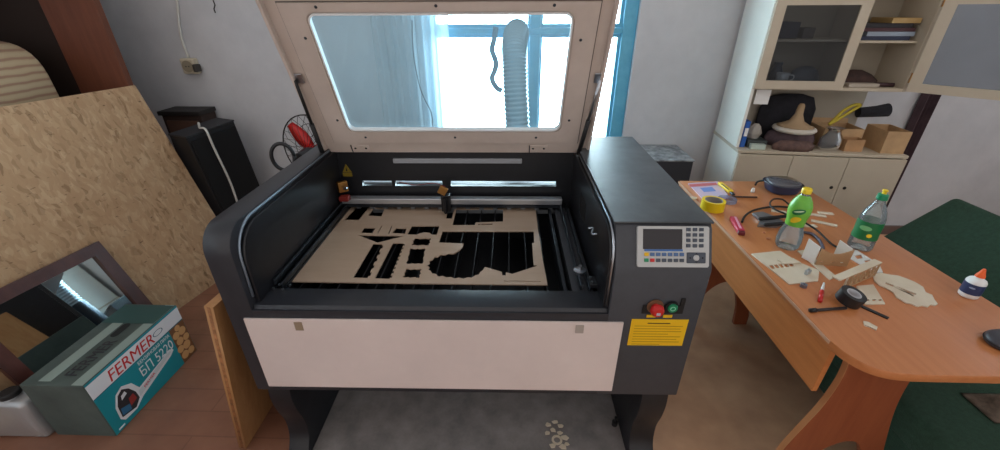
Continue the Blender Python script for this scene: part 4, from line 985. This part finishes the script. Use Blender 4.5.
# holder (three upright panels)
t = thing('plywood_holder', 'small open plywood holder with sides whitened as if window-lit among cut pieces', 'holder', (*at2(830, 264), TZ0+.0045))
ZB = TZ0+.0045
a = Vector((*at2(815, 264, ZB), 0)); b_ = Vector((*at2(846, 266, ZB), 0)); L_ = (b_-a).length
HM = frame_mtx((a.x, a.y, ZB), b_-a, (0, 0, 1))
nn = (HM.to_3x3() @ Vector((0, 0, 1))); back = -1 if nn.y > 0 else 1     # towards -y is the viewer
fr_o = [(0, 0), (L_, 0), (L_+.002, .07)] + [(L_*(1-k/8), .07-.022*math.sin(PI*k/8)) for k in range(1, 8)] + [(0, .07)]
fh = [[(L_*f-.006, .012), (L_*f+.006, .012), (L_*f+.006, .017), (L_*f-.006, .017)] for f in (.15, .5, .8)]
obj('curved_panel', plate_bm(fr_o, fh, 0, .004, HM), mat('tan_plywood', (178, 142, 104), .6), t)
dB = (b_-a).normalized(); nB = Vector((-dB.y, dB.x, 0))   # away from viewer
for base, ln, hgt_, nm in ((a, .05, .082, 'side_panel'), (b_, .05, .084, 'side_panel')):
    dd = (nB*.9 - dB*.55).normalized() if base is a else (nB*.8-dB*.5).normalized()
    SM = frame_mtx((base.x, base.y, ZB), dd, (0, 0, 1))
    obj(nm, plate_bm([(0.004, 0), (ln, 0), (ln, hgt_), (.004, hgt_-.012)], [], -.002, .002, SM), mat('window_lit_ply', (236, 236, 232), .5), t)  # plywood sides coloured white to look lit from the window
# lattice truss
a = Vector((*at2(842, 289, ZB), 0)); b_ = Vector((*at2(874, 275, ZB), 0)); L_ = (b_-a).length
t = thing('lattice_truss', 'plywood lattice truss standing on edge behind the black tape', 'plywood part', (a.x, a.y, ZB))
TMx = frame_mtx((a.x, a.y, ZB), b_-a, (0, 0, 1)); hh = .052
lb_ = bm_new(); add_box(lb_, (0, 0, 0), (L_, .005, .004)); add_box(lb_, (0, hh-.005, 0), (L_, hh, .004)); nb = 6
for k in range(nb):
    x0, x1 = L_*k/nb, L_*(k+1)/nb
    for (p0, p1) in (((x0, .004), (x1, hh-.004)), ((x0, hh-.004), (x1, .004))):
        d = Vector((p1[0]-p0[0], p1[1]-p0[1], 0)).normalized(); n_ = Vector((-d.y, d.x, 0))*.0018
        add_prism(lb_, [(p0[0]+n_.x, p0[1]+n_.y), (p1[0]+n_.x, p1[1]+n_.y), (p1[0]-n_.x, p1[1]-n_.y), (p0[0]-n_.x, p0[1]-n_.y)], 'z', .0005, .0035)
    add_box(lb_, (x1-.003, 0, 0), (x1, hh, .004))
obj('lattice', xf(lb_, TMx), mat('tan_plywood', (178, 142, 104), .6), t)
obj('top_plank', xf(box((-.055, hh+.0005, -.020), (L_, hh+.0045, .005)), TMx), PLYL, t)
obj('front_lattice_end', xf(box((-.004, 0, 0), (0, hh, .004)), TMx), PLYL, t)
# red-white screwdriver, clip bits
t = thing('red_marker', 'short red and white pen lying left of the black tape roll', 'pen', (*at2(821, 295), TZ0))
obj('barrel', tube([(*at2(820, 301, .757), .757), (*at2(822, 291, .757), .757)], .0065, 12), RED, t, True)
obj('tip', tube([(*at2(822, 291, .757), .757), (*at2(824, 283, .757), .757)], [.0055, .003], 12), WHITE, t, True)
t = thing('binder_clip', 'small shiny metal clip standing on the slotted panel', 'clip', (*at2(807, 272), TZ0+.0045))
cpx = Vector((*at2(807, 274, ZB), ZB))
obj('clip_body', xf(box((-.012, -.006, 0), (.012, .006, .018), .003), Matrix.Translation(cpx) @ Matrix.Rotation(.5, 4, 'Z')), STEEL, t)
obj('clip_wing', xf(box((-.018, -.003, .0185), (.008, .003, .023), .002), Matrix.Translation(cpx) @ Matrix.Rotation(.9, 4, 'Z')), STEEL, t)
gz = at2(803, 287)
solo('metal_nut', lathe([(.004, 0), (.011, 0), (.011, .012), (.004, .012)], (*gz, TZ0), 6, 'z', True), mat('blue_grey_metal', (132, 140, 156), .35, .6), 'grey metal nut on the table in front of the slotted panel', 'nut')
# black tape roll
bt_ = at2(846, 303, .752)
t = thing('black_tape_roll', 'roll of black tape with a silver core on the table', 'tape', (*bt_, TZ0))
BM_ = Matrix.Translation((bt_[0], bt_[1], TZ0+.0115)) @ Matrix.Rotation(math.radians(14), 4, (.8, .6, 0))
obj('tape', xf(lathe([(.021, 0), (.036, 0), (.036, .034), (.021, .034)], (0, 0, 0), 36, 'z', True), BM_), BLKTAPE, t, 'auto')
obj('core', xf(lathe([(.0175, .001), (.0208, .001), (.0208, .035), (.0175, .035)], (0, 0, 0), 32, 'z', True), BM_), mat('pale_core', (196, 196, 200), .4), t, 'auto')
t = thing('black_pen', 'black pen lying in front of the black tape roll', 'pen', (*at2(825, 309), TZ0))
obj('barrel', tube([(*at2(813, 310.5, .756), .756), (*at2(846, 308, .756), .756)], .005, 10), mat('dark_brown_pen', (40, 30, 30), .4), t, True)
obj('cap', tube([(*at2(810, 310.5, .757), .757), (*at2(816, 310, .757), .757)], .0068, 10), RUBBER, t, True)
solo('metal_file', bar_bm(at2(855, 304), at2(888, 319), .012, .004, TZ0, 0), mat('dark_tool_steel', (50, 52, 54), .4, .5), 'narrow dark file pointing from the tape roll towards the table end', 'file')
solo('plywood_bit', prism([at2(x, y) for x, y in ((863, 322), (868, 323), (877, 328), (876, 331), (870, 328), (864, 326))], 'z', TZ0, TZ0+.004), PLYL, 'small pale plywood bit alone on the bare table', 'plywood part')
# dark round object at the right
dc = Vector((1.408, .915, TZ0))
t = thing('round_pouch', 'dark grey rounded case at the right end of the table', 'case', dc)
obj('shell', rings_bm([[(dc.x+r*1.25*math.cos(a), dc.y+r*math.sin(a), z) for a in [2*PI*k/36 for k in range(36)]] for r, z in ((.042, TZ0), (.047, TZ0+.006), (.046, TZ0+.018), (.038, TZ0+.026), (.02, TZ0+.029))]), mat('dark_grey_case', (62, 60, 66), .4), t, True)
obj('seam', add_tube(bm_new(), [(dc.x+.0475*1.25*math.cos(2*PI*k/36), dc.y+.0475*math.sin(2*PI*k/36), TZ0+.011) for k in range(37)], .0014, 6), RUBBER, t, True)

# ================================================================ SOFA
sf = thing('green_sofa', 'dark green upholstered sofa standing behind the work table', 'sofa', (1.8, 1.2, 0))
def sofa_part(name, lo, hi, bev, mtx=None):
    bm = box(lo, hi, bev, 4)
    if mtx is not None: xf(bm, mtx)
    return obj(name, bm, GREENF, sf, 'auto')
sofa_part('base', (1.40, .05, .06), (2.28, 2.05, .25), .02)
sofa_part('seat_cushion', (1.36, .03, .251), (2.0, 2.06, .385), .03)
RM = Matrix.Translation((1.91, 0, .35)) @ Matrix.Rotation(math.radians(48), 4, 'Y')
sofa_part('backrest', (-.0, .03, 0), (.16, 2.06, .56), .03, RM)
for x_, y_ in ((1.46, .12), (1.46, 1.98), (2.2, .12), (2.2, 1.98)):
    obj('foot', lathe([(0, 0), (.025, 0), (.03, .06), (0, .06)], (x_, y_, 0), 16), RUBBER, sf, 'auto')
cl = bm_new(); nxx = 14; g0 = []
cx_, cy_ = 1.66, 1.0
for i in range(nxx):
    g0.append([cl.verts.new((cx_-.07+.14*i/(nxx-1), cy_-.06+.12*j/(nxx-1), .3895+.03*abs(math.sin(i*1.1+j*.7))*math.sin(PI*i/(nxx-1))*math.sin(PI*j/(nxx-1))+.01*math.sin(PI*i/(nxx-1))*math.sin(PI*j/(nxx-1)))) for j in range(nxx)])
for i in range(nxx-1):
    for j in range(nxx-1): cl.faces.new((g0[i][j], g0[i+1][j], g0[i+1][j+1], g0[i][j+1]))
bmesh.ops.solidify(cl, geom=cl.faces[:], thickness=.003)
solo('crumpled_cloth', cl, mat('beige_cloth', (150, 132, 116), .9, var=.2, scale=20), 'crumpled beige cloth lying on the green sofa seat', 'cloth', smooth=True)

# ================================================================ CABINET
CA = math.radians(-5.8); CO = (1.376, 2.478, 0)
cb_ = thing('wall_cabinet', 'cream two-part cabinet with glass doors and an open niche', 'cabinet', CO, CA)
def cobj(name, bm, m, parent=cb_, smooth=False, label=None): return obj(name, bm, m, parent, smooth, world=False, label=label)
def cx(lo, hi, m, name, b=.002, parent=cb_, label=None): return cobj(name, box(lo, hi, b), m, parent, label=label)
# lower unit
cx((0, .0, .0), (.018, .455, .812), CABW, 'lower_side', label='white lower side panel')
cx((.915, .0, .0), (.933, .33, .812), CABS, 'lower_side')
cx((-.004, -.004, .8125), (.937, .33, .83), CABS, 'lower_top')
cx((-.004, .33, .8125), (.35, .46, .83), CABS, 'lower_top')
cx((.018, .02, .05), (.915, .33, .07), CABS, 'lower_bottom')
cx((.018, .31, .07), (.915, .33, .8125), CABS, 'lower_back')
cx((.02, .03, .0), (.913, .045, .05), CABS, 'plinth')
for k in range(3):
    x0 = .003+k*.3095
    d = cx((x0, -.018, .055), (x0+.3065, -.001, .808), CABS, 'door')
    if k > 0: cobj('keyhole', lathe([(0, -.003), (.009, -.003), (.010, 0), (0, 0)], (x0+(.27, .27, .035)[k], -.0185, .62), 16, 'y'), RUBBER, d, 'auto')
# upper unit (recessed by 5 cm)
V0, VB = .05, .32
cx((0, V0, .8305), (.018, .45, 2.0), CABW, 'upper_side', label='white upper side panel')
cx((.79, V0, 1.178), (.808, VB, 2.0), CABS, 'upper_side')
cx((.018, VB-.012, .8305), (.7895, VB, 2.0), mat('cabinet_back_panel', (170, 162, 146), .6), 'upper_back')
cx((.0185, V0, 1.178), (.7895, VB-.012, 1.196), CABS, 'niche_shelf')
cx((.0185, V0, 1.98), (.7895, VB-.012, 2.0), CABS, 'upper_top')
cx((.46, V0+.002, 1.1965), (.476, VB-.0125, 1.9795), CABS, 'divider')
cx((.0185, V0+.04, 1.43), (.4595, VB-.0125, 1.443), CABS, 'shelf')
cx((.4765, V0+.04, 1.425), (.7895, VB-.0125, 1.438), CABS, 'shelf')
cx((.0185, V0+.04, 1.70), (.4595, VB-.0125, 1.713), CABS, 'shelf')
cx((.4765, V0+.04, 1.70), (.7895, VB-.0125, 1.713), CABS, 'shelf')
def glass_door(w_, mtx, name='glass_door'):
    z0, z1, st = 1.186, 1.655, .052
    FMx = mtx @ Matrix(((1, 0, 0, 0), (0, 0, 1, 0), (0, 1, 0, 0), (0, 0, 0, 1)))
    d = cobj(name, bevel_all(plate_bm([(0, z0), (w_, z0), (w_, z1), (0, z1)], [[(st, z0+.045), (w_-st, z0+.045), (w_-st, z1-.045), (st, z1-.045)]], -.018, 0, FMx), .002), CABS)
    cobj('pane', xf(box((st-.008, -.011, z0+.037), (w_-st+.008, -.008, z1-.037)), mtx), CABGL, d)
    return d
glass_door(.466, Matrix.Translation((.004, V0-.001, 0)))
# second door swung right round on its right-hand hinge
glass_door(.42, Matrix.Translation((.80, V0-.012, 0)) @ Matrix.Rotation(math.radians(-40), 4, 'Z'))
for z_ in (1.23, 1.60):
    cobj('hinge', lathe([(0, 0), (.006, 0), (.006, .05), (0, .05)], (.797, V0-.012, z_), 10), BRASS, cb_, 'auto')
# contents, in cabinet space
CMX = Matrix.Translation(CO) @ Matrix.Rotation(CA, 4, 'Z')
def csolo(name, bm, m, label, cat, group=None, smooth=False): return solo(name, xf(bm, CMX), m, label, cat, group, smooth)
def cthing(name, label, cat, u, v, z, group=None): return thing(name, label, cat, CMX @ Vector((u, v, z)), CA, group)
def cpart(name, bm, m, t, smooth=False, label=None): return obj(name, xf(bm, CMX), m, t, smooth, label=label)
NZ = .8305
# hat-like cone lid
t = cthing('straw_hat', 'conical tan hat with a pale brim lying in the cabinet niche', 'hat', .335, .15, .928)
cpart('crown', lathe([(.0, .165), (.012, .163), (.018, .15), (.022, .10), (.04, .06), (.085, .035), (.10, .03), (0, .025)], (.335, .118, .928), 32), mat('tan_felt', (170, 144, 112), .85), t, True)
cpart('brim', lathe([(0, .0), (.105, .0), (.118, .012), (.115, .022), (.10, .029), (0, .029)], (.335, .118, .928), 36), mat('pale_brim', (206, 200, 188), .7), t, True)
# stuff under the hat: dark box
csolo('dark_cloth_heap', rings_bm([[(.35+r*1.15*math.cos(a)*(1+.08*math.sin(5*a)), .152+min(.078, r*.7)*math.sin(a), z) for a in [2*PI*k/36 for k in range(36)]] for r, z in ((.12, NZ), (.125, NZ+.04), (.11, NZ+.08), (.08, NZ+.096), (.03, NZ+.097))]), PURPLE, 'crumpled mauve cloth heap under the conical hat', 'cloth', smooth=True)
csolo('black_bag', rings_bm([[(.34+r*1.6*math.cos(a), .275+r*.29*math.sin(a), z) for a in [2*PI*k/36 for k in range(36)]] for r, z in ((.09, NZ), (.105, NZ+.08), (.105, NZ+.2), (.085, NZ+.27), (.04, NZ+.29))]), DARKCL, 'bulky black bag at the back of the niche behind the hat', 'bag', smooth=True)
# blue book at the left
t = cthing('blue_folder', 'blue folder standing at the left end of the cabinet niche', 'folder', .045, .15, NZ)
cpart('cover', box((.026, .06, NZ), (.054, .24, NZ+.16), .002), mat('bright_blue', (36, 92, 176), .5), t)
cpart('spine_label', box((.030, .057, NZ+.07), (.050, .0595, NZ+.12)), WHITE, t)
csolo('crumpled_paper', xf(rings_bm([[(r*math.cos(a)*(1+.2*math.sin(3*a)), r*.6*math.sin(a), z) for a in [2*PI*k/16 for k in range(16)]] for r, z in ((.03, 0), (.045, .03), (.03, .07), (.012, .09))]), Matrix.Translation((.115, .12, NZ+.045))), mat('grey_paper', (166, 160, 152), .8), 'grey crumpled paper beside the blue folder in the niche', 'paper')
csolo('dark_tray', box((.065, .06, NZ), (.18, .20, NZ+.044), .004), mat('dark_tray_plastic', (58, 66, 66), .5), 'dark low tray in the left of the cabinet niche', 'tray')
csolo('white_packet', box((.075, .02, NZ), (.16, .055, NZ+.03), .003), mat('pale_green_packet', (190, 206, 196), .5), 'small pale packet at the front left of the niche', 'packet')
csolo('paper_note', box((.045, .079, 1.09), (.125, .082, 1.1775)), WHITE, 'white paper note hanging at the upper left of the open niche', 'paper')
# clear bag
csolo('plastic_bag', xf(rings_bm([[(r*math.cos(a)*(1+.12*math.sin(4*a+z*30)), r*.62*math.sin(a), z) for a in [2*PI*k/24 for k in range(24)]] for r, z in ((.05, 0), (.065, .03), (.06, .07), (.035, .10), (.03, .12), (.055, .135))], True, False), Matrix.Translation((.538, .068, NZ))), BAGM, 'clear plastic bag standing in the middle of the niche', 'bag', smooth=True)
csolo('brown_cloth', xf(rings_bm([[(r*1.4*math.cos(a)*(1+.15*math.sin(5*a)), r*.44*math.sin(a), z) for a in [2*PI*k/28 for k in range(28)]] for r, z in ((.075, 0), (.078, .03), (.055, .055), (.02, .06))]), Matrix.Translation((.32, .033, NZ))), mat('brown_cloth', (118, 92, 84), .9, rgb2=(84, 66, 64), scale=25), 'brown rag at the front edge of the niche below the hat', 'rag', smooth=True)
# yellow strap loop
ys = smooth_path([(.535, .14, .965), (.585, .14, 1.01), (.64, .14, 1.06), (.665, .14, 1.085), (.63, .14, 1.085), (.585, .14, 1.05), (.555, .14, 1.0), (.535, .14, .965)], 5)
yb = tube(ys, .009, 8)
csolo('yellow_strap', yb, mat('yellow_strap_dull', (190, 170, 50), .6), 'looped yellow strap lying on the cardboard box in the niche', 'strap', smooth=True)
# cardboard boxes
def carton(label, u0, v0, u1, v1, h, m, flap=0):
    t = cthing('cardboard_box', label, 'box', (u0+u1)/2, (v0+v1)/2, NZ, 'open cartons in the niche')
    b = bm_new(); w_ = .004
    add_box(b, (u0, v0, NZ), (u1, v1, NZ+w_)); add_box(b, (u0, v0, NZ+w_), (u1, v0+w_, NZ+h)); add_box(b, (u0, v1-w_, NZ+w_), (u1, v1, NZ+h))
    add_box(b, (u0, v0+w_, NZ+w_), (u0+w_, v1-w_, NZ+h)); add_box(b, (u1-w_, v0+w_, NZ+w_), (u1, v1-w_, NZ+h))
    cpart('carton', b, m, t)
    if flap:
        cpart('flap', xf(box((0, -.002, -.0), (u1-u0, .002, flap)), Matrix.Translation((u0, v1-.002, NZ+h)) @ Matrix.Rotation(math.radians(-25), 4, 'X')), m, t)
    return t
carton('small open cardboard box at the front middle of the niche', .61, .045, .71, .12, .07, CARDB)
carton('larger open cardboard box with raised flap at the back of the niche', .515, .125, .735, .30, .115, CARDB2, .05)
carton('tall cardboard box at the right end of the niche', .80, .03, .925, .22, .13, CARDB2)
csolo('rolled_bag', xf(tube([(0, 0, 0), (.10, .0, .01), (.16, 0, .02)], [.03, .034, .04], 16), Matrix.Translation((.74, .25, 1.02))), DARKCL, 'black rolled bag lying across the cardboard boxes', 'bag')
# behind left glass
SH = 1.4435
csolo('dark_box', box((.04, .13, SH), (.20, .28, SH+.085), .004), mat('navy_box', (44, 48, 66), .6), 'dark navy box on the middle shelf behind the glass door', 'box')
t = cthing('glass_cup', 'clear glass cup on the bottom shelf behind the glass door', 'cup', .19, .15, 1.1965)
cpart('bowl', lathe([(0, .004), (.026, .0), (.034, .03), (.036, .065), (.033, .065), (.030, .03), (0, .01)], (.19, .14, 1.1965), 24), mat('pale_glass', (190, 196, 200), .15, .1), t, True)
cpart('handle', tube(smooth_path([(.225, .14, 1.25), (.25, .14, 1.245), (.25, .14, 1.225), (.222, .14, 1.215)]), .004), mat('pale_glass', (190, 196, 200), .15, .1), t, True)
csolo('blue_vase', lathe([(0, 0), (.03, 0), (.04, .04), (.02, .09), (.024, .11), (0, .11)], (.20, .25, 1.1965), 20), mat('dark_blue_glass', (48, 66, 90), .3), 'dark blue vase on the bottom shelf behind the glass cup', 'vase', smooth=True)
csolo('blue_bag', rings_bm([[(.345+r*1.3*math.cos(a), .22+r*.7*math.sin(a), z) for a in [2*PI*k/20 for k in range(20)]] for r, z in ((.06, 1.1965), (.07, 1.22), (.05, 1.27), (.02, 1.29))]), mat('slate_blue_film', (78, 92, 108), .4), 'slate blue bundle on the bottom shelf behind the glass door', 'bundle', smooth=True)
csolo('grey_box', box((.24, .16, SH), (.30, .27, SH+.055), .003), mat('grey_brown_box', (84, 78, 76), .7), 'small grey brown box on the middle shelf behind the glass door', 'box')
# open compartment: books
for i, (u0, u1, z0, h, m_, lb) in enumerate(((.50, .76, 0, .02, mat('navy_book', (42, 50, 74), .6), 'navy book at the bottom of the stack on the open shelf'), (.54, .775, .0205, .022, mat('pale_blue_book', (146, 160, 176), .5), 'pale blue book second from bottom on the open shelf'),
        (.51, .77, .043, .018, mat('maroon_book', (74, 44, 50), .6), 'maroon book in the stack on the open shelf'), (.49, .75, .0615, .022, mat('black_book', (34, 32, 38), .6), 'black book near the top of the stack on the open shelf'), (.64, .78, .084, .026, mat('tan_book', (178, 148, 96), .6), 'tan book on top of the stack on the open shelf'))):
    t = cthing('book', lb, 'book', (u0+u1)/2, .2, 1.4385+z0, 'books on the open shelf')
    cpart('cover', box((u0, .11, 1.4385+z0), (u1, .29, 1.4385+z0+h), .0015), m_, t)
    cpart('pages', box((u0+.004, .2895, 1.4385+z0+.003), (u1-.004, .2915, 1.4385+z0+h-.003)), mat('page_block', (206, 198, 178), .8), t)
csolo('rag_bundle', rings_bm([[(.61+r*1.5*math.cos(a)*(1+.1*math.sin(5*a)), .2+r*.7*math.sin(a), z) for a in [2*PI*k/28 for k in range(28)]] for r, z in ((.085, 1.1965), (.09, 1.215), (.06, 1.25), (.02, 1.275))]), mat('dark_brown_rag', (78, 56, 50), .9, rgb2=(48, 38, 38), scale=24), 'dark brown rag bundle in the open compartment', 'rag', smooth=True)
csolo('white_tray', xf(box((0, 0, 0), (.16, .05, .02), .004), Matrix.Translation((.52, .07, 1.1965))), mat('offwhite_plastic', (176, 166, 152), .5), 'off-white strip at the front of the open compartment', 'tray')
csolo('dark_tool', tube([(.67, .12, 1.208), (.77, .10, 1.208)], .011, 10), mat('dark_maroon_tool', (60, 36, 40), .5), 'dark maroon handle lying right in the open compartment', 'tool', smooth=True)

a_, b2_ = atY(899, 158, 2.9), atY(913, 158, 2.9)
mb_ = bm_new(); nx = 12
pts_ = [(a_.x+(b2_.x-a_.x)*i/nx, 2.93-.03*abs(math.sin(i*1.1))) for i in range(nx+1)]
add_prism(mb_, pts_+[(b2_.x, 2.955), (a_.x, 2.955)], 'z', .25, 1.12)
solo('cabinet_shade_strip', mb_, mat('maroon_shade', (88, 68, 74), .95, rgb2=(64, 50, 57), scale=9), 'dark maroon strip standing in for shadow on the wall at the right end of the cabinet', 'cloth')  # folded sheet added for the cabinet's shadow on the wall

# ================================================================ LIGHT
wd = bpy.data.worlds.new('world'); S.world = wd; wd.use_nodes = True
nt = wd.node_tree; N = nt.nodes; L = nt.links; bg = N['Background']
tc = N.new('ShaderNodeTexCoord'); sp = N.new('ShaderNodeSeparateXYZ'); L.new(tc.outputs['Generated'], sp.inputs[0])
mr = N.new('ShaderNodeMapRange'); mr.inputs['From Min'].default_value = .0; mr.inputs['From Max'].default_value = .25
L.new(sp.outputs['Y'], mr.inputs['Value'])
mz = N.new('ShaderNodeMapRange'); mz.inputs['From Min'].default_value = .40; mz.inputs['From Max'].default_value = .30
L.new(sp.outputs['Z'], mz.inputs['Value'])
mul = N.new('ShaderNodeMath'); mul.operation = 'MULTIPLY'; L.new(mr.outputs[0], mul.inputs[0]); L.new(mz.outputs[0], mul.inputs[1])
mf = N.new('ShaderNodeMapRange'); mf.inputs['From Min'].default_value = -.15; mf.inputs['From Max'].default_value = -.75
L.new(sp.outputs['Y'], mf.inputs['Value'])
base = N.new('ShaderNodeMixRGB'); base.inputs[1].default_value = (.42, .415, .415, 1); base.inputs[2].default_value = (.86, .78, .74, 1)
L.new(mf.outputs[0], base.inputs['Fac'])
mx = N.new('ShaderNodeMixRGB'); L.new(base.outputs[0], mx.inputs[1]); mx.inputs[2].default_value = (24.0, 27.0, 28.5, 1)
L.new(mul.outputs[0], mx.inputs['Fac']); L.new(mx.outputs[0], bg.inputs['Color']); bg.inputs['Strength'].default_value = 1.0
def area(name, loc, rot, sx_, sy_, power, color, portal=False):
    ld = bpy.data.lights.new(name, 'AREA'); ld.shape = 'RECTANGLE'; ld.size = sx_; ld.size_y = sy_; ld.energy = power; ld.color = color
    o = bpy.data.objects.new(name, ld); C.objects.link(o); o.location = loc; o.rotation_euler = rot
    if portal: ld.cycles.is_portal = True
    return o
area('window_portal', ((WX0+WX1)/2, WY+.29, (WZ0+WZ1)/2), (math.radians(-90), 0, 0), WX1-WX0, WZ1-WZ0, 1, (1, 1, 1), True)

vs = S.view_settings; S.display_settings.display_device = 'sRGB'
vs.view_transform = 'Standard'; vs.look = 'None'; vs.gamma = 1; vs.use_curve_mapping = False; vs.exposure = 0.0
S.cycles.use_denoising = True
S.cycles.max_bounces = 10; S.cycles.transparent_max_bounces = 24
